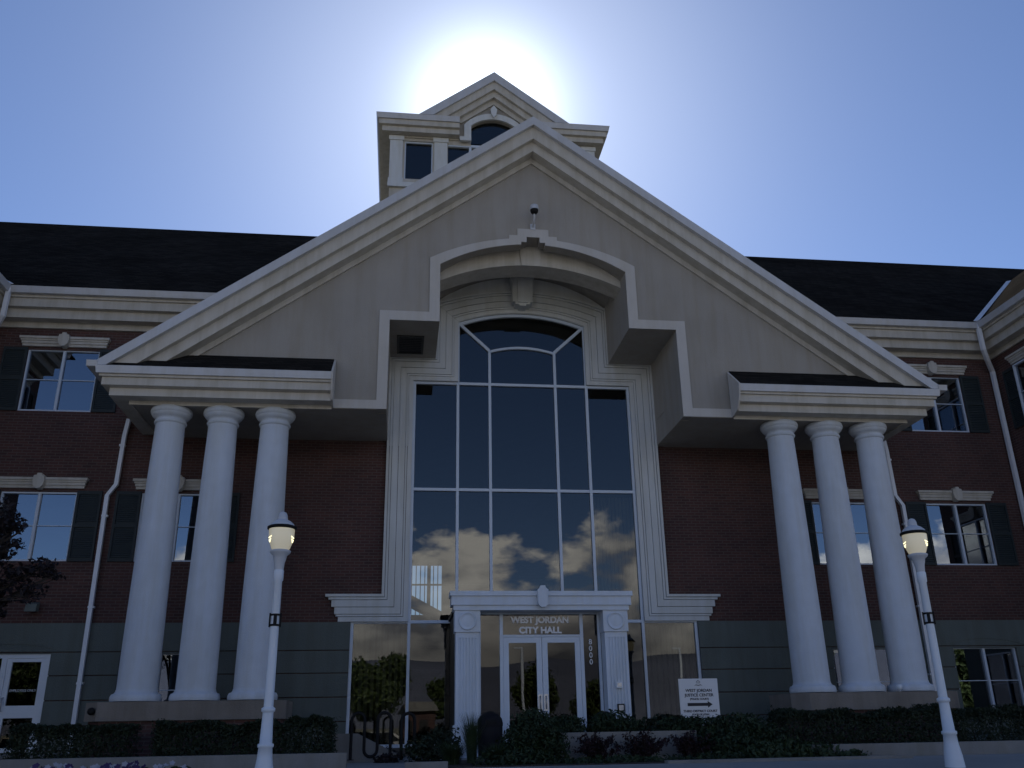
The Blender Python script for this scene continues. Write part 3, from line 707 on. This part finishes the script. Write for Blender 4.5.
for a, b_ in ((-1.44,-.95),(1.05,1.44)): MB().box(a, b_, SY+.01, SY+.025, -.3, 2.63).build('side_light_pane', DGLASS, fr)
t1 = text('lettering', 'WEST JORDAN', .2, LETTER, ent, (.02, SY-.012, 2.475), 1.42, bold=.010)
t2 = text('lettering', 'CITY HALL', .2, LETTER, ent, (.02, SY-.012, 2.235), 1.04, bold=.010)
for i, ch in enumerate('8000'): text('house_number', ch, .17, LETTER, ent, (1.235, SY-.012, 1.96-i*.155), None, bold=.002)
for s, a, b_ in ((-1,-.88,.045),(1,.055,.98)):
    m = MB(); z0, z1 = -.355, 2.08
    m.box(a,a+.13,SY-.015,SY+.045,z0,z1); m.box(b_-.13,b_,SY-.015,SY+.045,z0,z1); m.box(a+.13,b_-.13,SY-.015,SY+.045,z1-.13,z1); m.box(a+.13,b_-.13,SY-.015,SY+.045,z0,z0+.28)
    dl = m.build('door_leaf', FRAME, ent)
    MB().box(a+.11,b_-.11,SY+.01,SY+.02,z0+.2,z1-.1).build('pane', DGLASS, dl)
    hx = b_-.065 if s < 0 else a+.065
    h = MB(); h.tube([(hx,SY-.016,.46),(hx-s*-.0,SY-.075,.46),(hx,SY-.075,.74),(hx,SY-.016,.74)], .013, 8); h.box(hx-.05, hx+.05, SY-.019, SY-.0155, .42, .78); h.build('handle', METAL, dl)
# ------------------------------------------------------------------ fixtures fastened to the hall
sc_ = thing('security_camera', 'small white dome security camera on the gable wall above the arch keystone', 'camera', (0,-2.66,12.95))
m = MB(); m.box(-.07,.07,-.05,-.003,-.09,.09); m.tube([(0,-.03,0),(0,-.22,.02),(0,-.36,.10),(0,-.38,.30),(0,-.38,.46)], .026, 10); m.build('bracket', LAMPCAP, sc_)
MB().lathe([(.05,.48),(.11,.46),(.12,.40),(.12,.33)], (0,-.38,0), 20).build('housing', LAMPCAP, sc_)
MB().lathe([(.005,.20),(.06,.21),(.10,.255),(.112,.328)], (0,-.38,0), 20).build('dome', BLACK, sc_)
def wallbox(name, label, cat, x, z, w_, h, front, mt):
    t = thing(name, label, cat, (x,-2.41,z)); m = MB(); m.box(-w_/2,w_/2,-.05,-.001,-h/2,h/2); m.build('housing', mt, t)
    m = MB(); m.box(-w_/2+.025,w_/2-.025,-.056,-.051,-h/2+.025,h/2-.025); m.build('faceplate', front, t); return t
wallbox('door_opener_button', 'small white square push plate on the right entrance pilaster, the upper one', 'button', 1.78, .95, .15, .14, METAL, WHITE)
wallbox('card_reader', 'dark framed square reader on the right entrance pilaster, the lower one', 'card reader', 1.79, .45, .16, .17, METAL, BLACK)
fl = thing('wall_floodlight', 'small dark floodlight on the brick wall at left, low beside the plum tree', 'light', (-12.32,-.002,3.02))
m = MB(); m.box(-.08,.08,-.06,-.001,0,.14); m.tube([(0,-.05,.07),(0,-.14,.05)], .03, 8); m.build('bracket', BLACK, fl)
m = MB(); m.prism([(-.12,.12),(-.30,.06),(-.34,-.12),(-.14,-.10)], -.13, .13, 'X'); m.build('housing', BASEM, fl)
fl = thing('floodlight', 'small black floodlight on the left plinth cap beside the downpipe', 'light', (-9.70,-3.0,.52))
m = MB(); m.lathe([(.03,-.03),(.09,-.02),(.11,.04),(.10,.12),(.05,.15)], n=14); m.v = [(x, -.13-z*.9, y) for x, y, z in m.v]; m.build('housing', BLACK, fl)
MB().tube([(0,.08,-.02),(0,-.12,-.02)], .025, 8).build('bracket', BLACK, fl); fl.scale = (.72,.72,.72)
fl = thing('spotlight', 'small white spotlight standing on the right plinth between two columns', 'light', (8.52,-2.75,CB))
MB().lathe([(.04,0),(.015,.015),(.015,.05)], n=12).build('stem', METAL, fl)
m = MB(); m.lathe([(.02,0),(.06,.02),(.065,.10),(.05,.12)], (0,0,.05), 14); m.build('housing', WHITE, fl)
# ------------------------------------------------------------------ street lamps
def glow_mat():
    m, t, b = base_mat('lit_acrylic_globe'); b.inputs['Base Color'].default_value = (.72, .70, .62, 1); b.inputs['Roughness'].default_value = .25
    b.inputs['Emission Color'].default_value = (1, .86, .48, 1); b.inputs['Emission Strength'].default_value = .13
    return m
def bulb_mat():
    m, t, b = base_mat('lit_lens'); b.inputs['Emission Color'].default_value = (1, .90, .5, 1); b.inputs['Emission Strength'].default_value = 1.1; return m
GLOW, BULB = glow_mat(), bulb_mat()
def make_lamp(label):
    L = thing('street_lamp', label, 'street lamp', (0,0,GZ), 'white street lamps before the city hall')
    MB().lathe([(.15,-.09),(.135,.10),(.108,.26),(.098,.40),(.114,.41),(.114,.45),(.090,.46),(.076,.86),(.080,.88),(.098,.89),(.098,.93),(.07,.95)], n=20).build('base', WHITE, L)
    MB().lathe([(.069,.94),(.065,1.6),(.060,2.74),(.074,2.76),(.076,2.90),(.066,2.92)], n=20).build('pole', WHITE, L)
    MB().lathe([(.068,2.91),(.072,2.96),(.078,3.02),(.095,3.08),(.105,3.13),(.150,3.17),(.16,3.20),(.14,3.215)], n=24).build('collar', LAMPCAP, L)
    g = MB().lathe([(.115,3.20),(.14,3.24),(.175,3.34),(.192,3.44),(.196,3.54)], n=28).build('globe', GLOW, L)
    m = MB()
    for a in (R(-14), R(194)):
        for z, r, g_ in ((3.335,.1745,.10),(3.36,.1805,.16),(3.40,.187,.22)): m.tube([((r-.004)*math.cos(a+q*g_), (r-.004)*math.sin(a+q*g_), z+.004*q*q) for q in (-2,-1,0,1,2)], .011, 6)
    m.build('lens', BULB, g)
    MB().lathe([(.195,3.535),(.222,3.54),(.222,3.575),(.19,3.59)], n=28).build('rim', BLACK, L)
    c = MB().lathe([(.195,3.585),(.175,3.62),(.13,3.66),(.075,3.69)], n=28).build('cap', LAMPCAP, L)
    MB().lathe([(.078,3.685),(.07,3.76),(.05,3.80),(.015,3.815)], n=18).build('finial', LAMPCAP, c)
    m = MB()
    for z in (2.08, 2.23): m.lathe([(.072,z),(.072,z+.03)], n=16)
    for s in (-1, 1): m.box(s*.078-.012, s*.078+.012, -.03,.03,2.07,2.27)
    m.box(-.025,.025,-.085,-.06,2.10,2.24); m.build('banner_bracket', BLACK, L)
    return L
l0 = make_lamp('white street lamp with lit globe before the left columns')
l0.location = (-5.20,-9.9,GZ); l0.rotation_euler.z = R(7)
l1 = copy_tree(l0, loc=(5.22,-9.9,GZ)); l1.rotation_euler.z = R(-31); l1['label'] = 'white street lamp with lit globe before the right columns'
# ------------------------------------------------------------------ sign
sg = thing('direction_sign', 'white courthouse direction sign with black arrow standing behind green shrubs', 'sign', (2.835,-5.0,GZ))
MB().box(-.415,.415,-.012,.012,.74,1.50).build('panel', SIGNW, sg)
m = MB(); m.box(-.34,-.29,.013,.06,0,1.42); m.box(.29,.34,.013,.06,0,1.42); m.build('post', BLACK, sg)
def st(s, size, z, w_): text('lettering', s, size, INK, sg, (0, -.014, z), w_, .002, bold=.002)
st('WEST JORDAN', .08, 1.265, .56); st('JUSTICE CENTER', .08, 1.175, .62); st('(POLICE, COURT)', .05, 1.10, .40)
m = MB(); m.prism([(-.26,.965),(.17,.965),(.17,.93),(.27,.995),(.17,1.06),(.17,1.025),(-.26,1.025)], -.016, -.012); m.build('arrow', INK, sg)
st('THIRD DISTRICT COURT', .06, .865, .72); st('STATE OF UTAH', .045, .80, .36)
m = MB(); m.prism([(-.05,1.43),(0,1.47),(.05,1.43),(.035,1.43),(0,1.455),(-.035,1.43)], -.015, -.012); m.box(-.04,.04,-.015,-.012,1.41,1.42); m.prism([(-.09,1.36),(-.05,1.385),(0,1.375),(.05,1.385),(.09,1.36),(.05,1.37),(0,1.36),(-.05,1.37)], -.015, -.012); m.build('emblem', INK, sg)
# ------------------------------------------------------------------ bike racks
def arcpts(cx, cz, r, a0, a1, n=8): return [(cx+r*math.cos(a0+(a1-a0)*i/n), 0, cz+r*math.sin(a0+(a1-a0)*i/n)) for i in range(n+1)]
bk = thing('bike_rack', 'black wave bike rack with two tall loops by the entrance glass', 'bike rack', (-3.93,-4.2,-.50))
r = .132; x0 = -.33; pts = [(x0,0,0),(x0,0,.75)]+arcpts(x0+r,.76,r,math.pi,0)+[(x0+2*r,0,.20)]+arcpts(x0+3*r,.19,r,math.pi,2*math.pi)+[(x0+4*r,0,.72)]+arcpts(x0+5*r,.76,r,math.pi,0)+[(x0+6*r,0,0)]
MB().tube(pts, .032, 10).build('tube', BLACK, bk); m = MB()
for x in (x0, x0+6*r): m.lathe([(.07,0),(.07,.012)], (x,0,0), 14)
m.build('foot_plate', BLACK, bk)
bk = thing('bike_hoop', 'single black bike hoop to the right of the wave rack', 'bike rack', (-3.115,-4.2,-.52))
MB().tube([(-r,0,0),(-r,0,.75)]+arcpts(0,.76,r,math.pi,0)+[(r,0,0)], .034, 10).build('tube', BLACK, bk); m = MB()
for x in (-r, r): m.lathe([(.07,0),(.07,.012)], (x,0,0), 14)
m.build('foot_plate', BLACK, bk)
# ------------------------------------------------------------------ bins, low walls
def make_bin(x, y, label):
    t = thing('litter_bin', label, 'bin', (x,y,GZ), 'dark dome topped bins at the entrance')
    MB().lathe([(.25,0),(.26,.04),(.275,.45),(.275,.62),(.26,.66)], n=24).build('body', BIN, t)
    MB().lathe([(.28,.64),(.285,.70),(.26,.80),(.19,.89),(.09,.94),(.02,.95)], n=24).build('lid', BIN, t)
    MB().box(-.12,.12,-.292,-.24,.70,.78).build('flap', BLACK, t); return t
b0 = make_bin(-1.33,-3.2,'dark dome topped litter bin beside the left entrance pilaster')
b1 = copy_tree(b0, loc=(1.22,-3.2,GZ-.03)); b1['label'] = 'dark dome topped litter bin behind the shrub at the right pilaster'
def wallthing(name, label, cat, mb, mt): o = mb.build(name, mt); tag(o, label, cat); return o
wallthing('kerb_wall', 'low concrete kerb wall in front of the left hedge', 'wall', MB().box(-13.5,-4.2,-7.0,-6.75,GZ-.2,-.30), CONC)
wallthing('kerb_wall', 'low concrete kerb wall in front of the right hedge', 'wall', MB().box(4.15,15,-7.0,-6.75,GZ-.2,-.325), CONC)
wallthing('bench_wall', 'pale concrete seat wall with rounded end behind the red barberries', 'wall', MB().prism([(-.3,-5.5),(2.32,-5.5),(2.41,-5.55),(2.45,-5.66),(2.45,-5.84),(2.41,-5.95),(2.32,-6.0),(-.3,-6.0)], GZ-.2, -.045, 'Z'), CONC)
wallthing('ramp_wall', 'pale concrete wedge wall sloping down behind the bike rack', 'wall', MB().prism([(-4.62,-.7),(-4.62,.0),(-4.15,.0),(-3.3,-.42),(-3.3,-.7)], -4.0, -3.72), CONC)
wallthing('door_step', 'pale concrete step below the white side door', 'step', MB().box(-14.2,-10.9,-1.8,-.08,GZ-.1,-.33), CONC)
for a, b_, lab in ((1.2,5.6,'low concrete kerb edging the shrub bed right of the entrance'),(-3.2,-2.5,'short pale kerb corner beside the bike hoop and grasses')):
    wallthing('kerb', lab, 'kerb', MB().box(a, b_, -8.05, -7.85, GZ-.1, -.50 if a > 0 else -.44), CONC)
mb = MB(); mb.box(-2.5,5.6,-7.8,-4.3,GZ-.1,GZ+.012); mb.box(-13.5,-4.7,-6.74,-3.2,GZ-.1,-.36); mb.box(4.4,15,-6.74,-3.2,GZ-.1,-.38)
struct(mb.build('planting_bed', SOIL))
# ------------------------------------------------------------------ planting
def shrub(name, label, cat, blobs, n, size, mt, group=None, seed=1, stems=True, extra=None):
    c = blobs[0][0]; t = thing(name, label, cat, (c[0],c[1],GZ), group); rnd = random.Random(seed)
    bl = [((a[0]-c[0],a[1]-c[1],a[2]-GZ), r) for a, r in blobs]
    m = MB(); leaves(m, rnd, n, size, ell_sampler(bl, .75)); m.build('foliage', mt, t)
    if stems:
        m = MB()
        for a, r in bl:
            for k in range(4): m.tube([(a[0]*.5+rnd.uniform(-.05,.05),a[1]*.5,0),(a[0]+rnd.uniform(-.5,.5)*r[0],a[1]+rnd.uniform(-.3,.3)*r[1],a[2]+r[2]*rnd.uniform(.1,.6))], [.014,.005], 5)
        m.build('stem', BARK, t)
    return t
shrub('shrub', 'large rounded green shrub in front of the entrance doors', 'shrub', [((-.84,-6.3,-.12),(.50,.5,.48)),((-1.08,-6.3,-.3),(.42,.45,.35)),((-.52,-6.4,-.25),(.34,.4,.38)),((-.80,-6.3,.12),(.34,.4,.27))], 7000, .042, L_GREEN, 'green shrubs at the entrance', 1)
shrub('shrub', 'small green shrub behind the seat wall at the right pilaster', 'shrub', [((1.0,-4.9,.02),(.52,.4,.34)),((.75,-4.9,-.1),(.3,.3,.4)),((1.35,-4.9,.0),(.25,.3,.24))], 3800, .042, L_GREEN, 'green shrubs at the entrance', 2)
shrub('shrub', 'low green shrub between the doors and the seat wall', 'shrub', [((.02,-4.9,0),(.46,.35,.28))], 2400, .042, L_GREEN, 'green shrubs at the entrance', 3)
shrub('shrub', 'broad green shrub below the direction sign', 'shrub', [((2.9,-5.7,-.10),(.75,.5,.32)),((2.3,-5.3,-.05),(.5,.35,.28)),((3.45,-5.6,-.1),(.55,.5,.34)),((3.75,-5.7,-.2),(.5,.45,.30)),((2.9,-6.2,-.35),(.7,.4,.3))], 10500, .042, L_GREEN, 'green shrubs at the entrance', 4)
shrub('shrub', 'low dark shrub against the entrance glass right of the pilaster', 'shrub', [((2.3,-3.4,-.1),(.55,.4,.36))], 1600, .055, L_HEDGE, 'green shrubs at the entrance', 5)
shrub('shrub', 'low trailing green plant at the right end of the shrub bed', 'plant', [((4.3,-7.0,-.5),(.5,.4,.22)),((3.85,-6.9,-.45),(.4,.4,.26)),((4.9,-7.2,-.55),(.35,.3,.14)),((3.4,-7.0,-.5),(.5,.4,.25))], 2600, .06, L_GRASS, None, 6, False)
shrub('shrub', 'dark low shrub growing around the foot of the bike hoop', 'shrub', [((-2.75,-4.6,-.35),(.45,.35,.30)),((-2.4,-4.2,-.25),(.4,.35,.35))], 2000, .05, L_HEDGE, 'green shrubs at the entrance', 7)
shrub('shrub', 'small dark plant inside the wave bike rack', 'plant', [((-3.75,-3.3,-.42),(.4,.25,.16)),((-3.5,-4.5,-.5),(.3,.2,.12))], 900, .05, L_PLUM, None, 8, False)
shrub('shrub', 'low green ground plant in front of the seat wall', 'plant', [((.6,-7.2,-.56),(1.6,.4,.13)),((-1.3,-7.2,-.5),(.8,.4,.2)),((2.4,-7.1,-.55),(.9,.4,.14))], 3500, .05, L_GREEN, None, 9, False)
def barberry(x, y, h, label, seed):
    t = thing('barberry_bush', label, 'shrub', (x,y,GZ), 'red barberries before the seat wall'); rnd = random.Random(seed); m = MB(); s = MB()
    for k in range(26):
        a = rnd.uniform(0, 6.28); tilt = rnd.uniform(.05, .95); ln = h*rnd.uniform(.7, 1.12)
        pts = []
        for i in range(7):
            q = i/6; rr = ln*math.sin(tilt)*q*(1+.25*q); zz = ln*math.cos(tilt)*q-.08*q*q
            pts.append(Vector((rr*math.cos(a), rr*math.sin(a), max(zz, .02))))
        s.tube(pts, [.008-.001*i for i in range(7)], 5)
        def sm(r2):
            i = r2.randint(1, 5); p = pts[i].lerp(pts[i+1], r2.random()); return p+Vector((r2.gauss(0,.03), r2.gauss(0,.03), r2.gauss(0,.03))), None
        leaves(m, rnd, 62, .036, sm)
    m.build('foliage', L_RED, t); s.build('stem', BARK, t)
barberry(.36,-6.45,.56,'leftmost red barberry bush before the pale seat wall',11)
barberry(1.18,-6.45,.55,'middle red barberry bush before the pale seat wall',12)
barberry(2.08,-6.45,.55,'rightmost red barberry bush at the rounded end of the seat wall',13)
def grass(x, y, h, rad, n, label, seed, group):
    t = thing('ornamental_grass', label, 'grass clump', (x,y,GZ), group); rnd = random.Random(seed); m = MB()
    for k in range(n):
        a = rnd.uniform(0,6.28); r0 = rad*.3*rnd.random(); sp_ = rad*rnd.random(); hh = h*rnd.uniform(.6,1.05); w_ = .008
        pr = []
        for i in range(5):
            q = i/4; rr = r0+sp_*q*q; pr.append(Vector((rr*math.cos(a), rr*math.sin(a), hh*q*(1-.12*q))))
        sd_ = Vector((-math.sin(a), math.cos(a), 0))*w_
        vs = []
        for i, p in enumerate(pr): kk = 1-i/4.3; vs += [p-sd_*kk, p+sd_*kk]
        m.add(vs, [(2*i,2*i+1,2*i+3,2*i+2) for i in range(4)])
    m.build('blades', L_GRASS, t)
grass(-1.95,-6.0,1.0,.30,420,'tall ornamental grass at the foot of the left entrance pilaster',21,'ornamental grasses')
grass(-2.35,-6.6,.45,.5,500,'short spreading grass clump left of the tall ornamental grass',22,'ornamental grasses')
grass(-1.6,-7.0,.42,.5,420,'short grass clump in front of the tall ornamental grass',23,'ornamental grasses')
# clipped hedges: box volumes of leaves
def hedge(x0, x1, y0, y1, z0, z1, label, seed, n):
    t = thing('hedge', label, 'hedge', ((x0+x1)/2,(y0+y1)/2,GZ), 'hedges along the column plinths'); cx0 = (x0+x1)/2; cy0 = (y0+y1)/2; rnd = random.Random(seed)
    def sm(r2):
        u = r2.random(); x = r2.uniform(x0, x1); bump = 1+.22*mnoise.noise(Vector((x*1.3, seed, 0)))+.16*mnoise.noise(Vector((x*4, seed, 2)))
        zt = z0+(z1-z0)*bump
        if u < .42: p = Vector((x, y0+abs(r2.gauss(0,.14))+.1*mnoise.noise(Vector((x*3, 0, seed))), r2.uniform(z0, zt))); nn = Vector((0,-1,.2))
        elif u < .9: p = Vector((x, r2.uniform(y0,y1), zt-abs(r2.gauss(0,.09)))); nn = Vector((0,0,1))
        else:
            e = r2.choice((x0, x1)); p = Vector((e+r2.gauss(0,.05), r2.uniform(y0,y1), r2.uniform(z0, zt))); nn = Vector((1 if e == x1 else -1,0,0))
        return p-Vector((cx0,cy0,GZ)), nn
    m = MB(); leaves(m, rnd, int(n*2.2), .036, sm); m.build('foliage', L_HEDGE, t)
    m = MB(); a, b_ = x0-cx0, x1-cx0; yy = (y1-y0)/2
    for k in range(int((x1-x0)/.35)): 
        xx = a+.2+k*.35; m.tube([(xx,rnd.uniform(-.1,.1),0),(xx+rnd.uniform(-.1,.1),rnd.uniform(-.2,.2),(z1-GZ)*.75)], [.02,.008], 5)
    m.build('stem', BARK, t)
hedge(-10.6,-8.45,-4.9,-4.0,-.5,.22,'short green hedge left of the left plinth by the side door',31,3600)
hedge(-7.95,-4.65,-4.9,-4.0,-.5,.27,'long green hedge along the left column plinth',32,7000)
hedge(4.7,11.5,-4.9,-3.9,-.5,.28,'long green hedge along the right column plinth',33,12000)
hedge(11.4,15.5,-4.6,-3.6,-.5,.32,'green hedge below the ground floor window at far right',34,6000)
# flower bed at bottom left
fb = thing('flower_bed', 'purple and white pansies in front of the left kerb wall', 'flowers', (-7.2,-10.2,GZ)); rnd = random.Random(41)
m = MB(); leaves(m, rnd, 1600, .05, lambda r2: (Vector((r2.uniform(-1.0,1.0), r2.uniform(-.4,.4), r2.uniform(0,.17))), None)); m.build('foliage', L_GREEN, fb)
for nm, mt, x0, x1, n in (('purple_flower', PURPLE, -1.0, .45, 42), ('white_flower', PWHITE, -1.0, 1.0, 34)):
    m = MB()
    for k in range(n):
        p = Vector((rnd.uniform(x0,x1), rnd.uniform(-.4,.4), .18+rnd.uniform(-.03,.06))); d = Vector((rnd.gauss(0,.5), -1+rnd.gauss(0,.4), 1)).normalized(); a = d.orthogonal().normalized()
        for j in range(5):
            a2 = a.copy(); a2.rotate(Matrix.Rotation(j*6.283/5, 3, d)); bb = d.cross(a2)*.022
            m.add([p, p+a2*.02-bb, p+a2*.045+d*.006, p+a2*.02+bb], [(0,1,2,3)])
    m.build(nm, mt, fb)
yf = thing('yellow_flower', 'small yellow flower at the left foot of the right hedge', 'flower', (4.15,-6.2,GZ)); m = MB()
for k in range(6):
    p = Vector((rnd.uniform(-.08,.08), rnd.uniform(-.05,.05), .20+rnd.uniform(0,.08)))
    for j in range(6): a = j*1.047; m.add([p, p+Vector((.02*math.cos(a-.4),-.01,.02*math.sin(a-.4))), p+Vector((.045*math.cos(a),-.015,.045*math.sin(a))), p+Vector((.02*math.cos(a+.4),-.01,.02*math.sin(a+.4)))], [(0,1,2,3)])
m.build('petal', YELLOW, yf); m = MB(); leaves(m, rnd, 120, .05, lambda r2: (Vector((r2.uniform(-.12,.12), r2.uniform(-.1,.1), r2.uniform(0,.2))), None)); m.build('foliage', L_GREEN, yf)
# ------------------------------------------------------------------ trees
def tree(name, label, x, y, z, h, blobs, n, leaf, mt, seed, group=None, tr=.12):
    t = thing(name, label, 'tree', (x,y,z), group); rnd = random.Random(seed); m = MB()
    m.tube([(0,0,-.1),(.03,.02,h*.2),(-.02,.03,h*.42),(.05,0,h*.7)], [tr*1.25,tr,tr*.75,tr*.3], 9)
    for c, r in blobs:
        s = Vector((.0,.02,h*rnd.uniform(.22,.42))); e = Vector(c); mid = s.lerp(e,.5)+Vector((rnd.uniform(-.1,.1),rnd.uniform(-.1,.1),h*.04))
        m.tube([s, mid, e], [tr*.5, tr*.3, tr*.1], 6)
        for k in range(4):
            v = Vector((rnd.gauss(0,1),rnd.gauss(0,1),rnd.gauss(0,1))).normalized(); m.tube([mid.lerp(e,rnd.random()), e+Vector((v.x*r[0],v.y*r[1],v.z*r[2]))*.85], [tr*.14, tr*.04], 5)
    m.build('trunk', BARK, t); m = MB(); leaves(m, rnd, n, leaf, ell_sampler(blobs, .8)); m.build('crown', mt, t); return t
tx, ty = -10.95, -9.0
def rel(x, z, y=0): return (x-tx, y, z-GZ)
tree('plum_tree', 'dark purple leaved tree reaching in at the left edge', tx, ty, GZ, 4.6,
     [(rel(-10.6,3.1),(.75,.8,.62)),(rel(-10.2,3.35,.1),(.50,.4,.38)),(rel(-9.72,3.30),(.30,.3,.34)),(rel(-9.75,2.72,-.1),(.34,.3,.24)),(rel(-9.48,3.22,.1),(.16,.16,.13)),(rel(-9.42,2.9),(.13,.12,.10)),
      (rel(-9.35,2.45),(.34,.25,.16)),(rel(-8.98,2.55,.05),(.25,.2,.16)),(rel(-8.80,2.42),(.18,.15,.07)),(rel(-9.10,2.15),(.28,.22,.16)),(rel(-9.6,2.15),(.38,.3,.24)),(rel(-9.62,1.86),(.26,.25,.14)),(rel(-11.2,3.5,.4),(.9,.9,.8)),(rel(-11.7,3.0,-.4),(.8,.9,.8)),(rel(-10.5,2.3),(.6,.5,.5)),(rel(-11.1,4.3),(.6,.6,.5))],
     11000, .052, L_PLUM, 51)
def bigtree(x, y, h, wd, label, seed, n=3500, mt=None):
    rnd = random.Random(seed); bl = []
    for k in range(11):
        a = rnd.uniform(0,6.28); rr = wd*.62*math.sqrt(rnd.random()); bl.append(((rr*math.cos(a), rr*math.sin(a), h*rnd.uniform(.42,.86)), (wd*.36,wd*.36,h*.17)))
    return tree('broadleaf_tree', label, x, y, -1.6, h, bl, n, .28, mt or L_TREE, seed, 'trees across the car park', .2)
bigtree(-5.3,-66,8.4,4.3,'round green tree across the car park, mirrored in the left entrance glass',61,9000)
bigtree(40.5,-44,7.5,3.4,'green tree across the car park, mirrored in the far right window',62)
bigtree(30,-50,8.5,3.2,'green tree beside the light pole, mirrored in the right windows',63)
bigtree(11,-78,8.0,3.0,'green tree across the car park, mirrored in the doors',64)
bigtree(-31.5,-52,8.5,5.0,'green tree across the car park, mirrored in the side door',65,7000)
bigtree(3,-90,7.0,3.4,'smaller green tree far across the car park',66)
bigtree(19,-84,6.5,3.6,'wide green tree far across the car park, mirrored right of the doors',67)
# ------------------------------------------------------------------ across the car park: light poles, cars, a small building
def lightpole(x, y, h, label):
    t = thing('light_pole', label, 'light pole', (x,y,-1.6), 'light poles in the car park')
    MB().lathe([(.15,0),(.13,1.0),(.11,h)], n=12).build('pole', WHITE, t); MB().box(-.7,.1,-.09,.09,h,h+.14).build('lamp_head', WHITE, t)
lightpole(22.7,-60,8.0,'pale light pole mirrored in the right entrance glass')
lightpole(7.3,-60,8.0,'pale light pole mirrored in the left door leaf')
lightpole(13.4,-92,8.4,'pale light pole mirrored in the right door leaf')
lightpole(36.5,-60,7.2,'pale light pole mirrored in the ground floor window by the columns')
def car(x, y, rz, paint, label):
    t = thing('parked_car', label, 'car', (x,y,-1.588), 'cars in the car park'); t.rotation_euler.z = rz
    body = [(-2.2,.30),(-2.25,.62),(-2.1,.80),(-1.1,.92),(1.5,.98),(2.1,.92),(2.2,.6),(2.15,.30),(1.75,.30),(1.6,.55),(1.3,.62),(1.0,.55),(.86,.30),(-.95,.30),(-1.1,.55),(-1.4,.62),(-1.7,.55),(-1.84,.30)]
    m = MB(); m.prism(body, -.86, .86); m.build('body', paint, t)
    m = MB(); cab = [(-1.15,.91),(-.35,1.42),(.9,1.46),(1.75,.95)]
    y0, y1 = .80, .62
    vs = [(a, -(y0 if b < 1 else y1), b) for a, b in cab]+[(a, (y0 if b < 1 else y1), b) for a, b in cab]
    m.add(vs, [(0,1,2,3),(7,6,5,4),(0,4,5,1),(2,6,7,3)]); m.build('windows', DGLASS, t)
    m = MB(); m.add([(-.36,-.63,1.425),(.91,-.63,1.465),(.91,.63,1.465),(-.36,.63,1.425),(-.36,-.63,1.46),(.91,-.63,1.50),(.91,.63,1.50),(-.36,.63,1.46)], [(0,3,2,1),(4,5,6,7),(0,1,5,4),(1,2,6,5),(2,3,7,6),(3,0,4,7)]); m.build('roof', paint, t)
    for cx0 in (-1.4, 1.3):
        for s in (-1, 1):
            q = MB(); q.lathe([(.20,-.11),(.31,-.11),(.33,-.08),(.33,.08),(.31,.11),(.20,.11)], n=20); q.v = [(cx0+a, s*.78+c, .33+b) for a, b, c in q.v]; wh = q.build('wheel', TYRE, t)
            q = MB(); q.lathe([(.02,-.115),(.20,-.112),(.20,.112),(.02,.115)], n=16); q.v = [(cx0+a, s*.78+c, .33+b) for a, b, c in q.v]; q.build('rim', METAL, wh)
    for s in (-1, 1): MB().box(-2.27,-2.18,s*.62-.16,s*.62+.16,.60,.74).build('headlight', SIGNW, t)
car(-4.6,-33,.15,CARW,'silver car mirrored behind the bike rack'); car(-26.5,-38,1.2,CARD,'tan car mirrored in the side door'); car(10.5,-42,1.57,CARW,'silver car mirrored in the right door leaf'); car(5.2,-42,1.57,CARD,'tan car mirrored in the left door leaf'); car(30,-42,1.57,CARW,'silver car mirrored in the ground floor windows at right')
bd = thing('small_building', 'small red brick building with pale roof across the car park', 'building', (-1.2,-74,-1.6))
MB().box(-1.7,1.7,-3,3,0,3.0).build('wall', BRICK, bd); MB().prism([(-2.1,3.0),(2.1,3.0),(1.5,3.9),(-1.5,3.9)], -3.4, 3.4).build('roof', CONC, bd)
for x in (-.9, .6): MB().box(x-.4,x+.4,3.001,3.04,.9,2.2).build('window', DARK, bd)
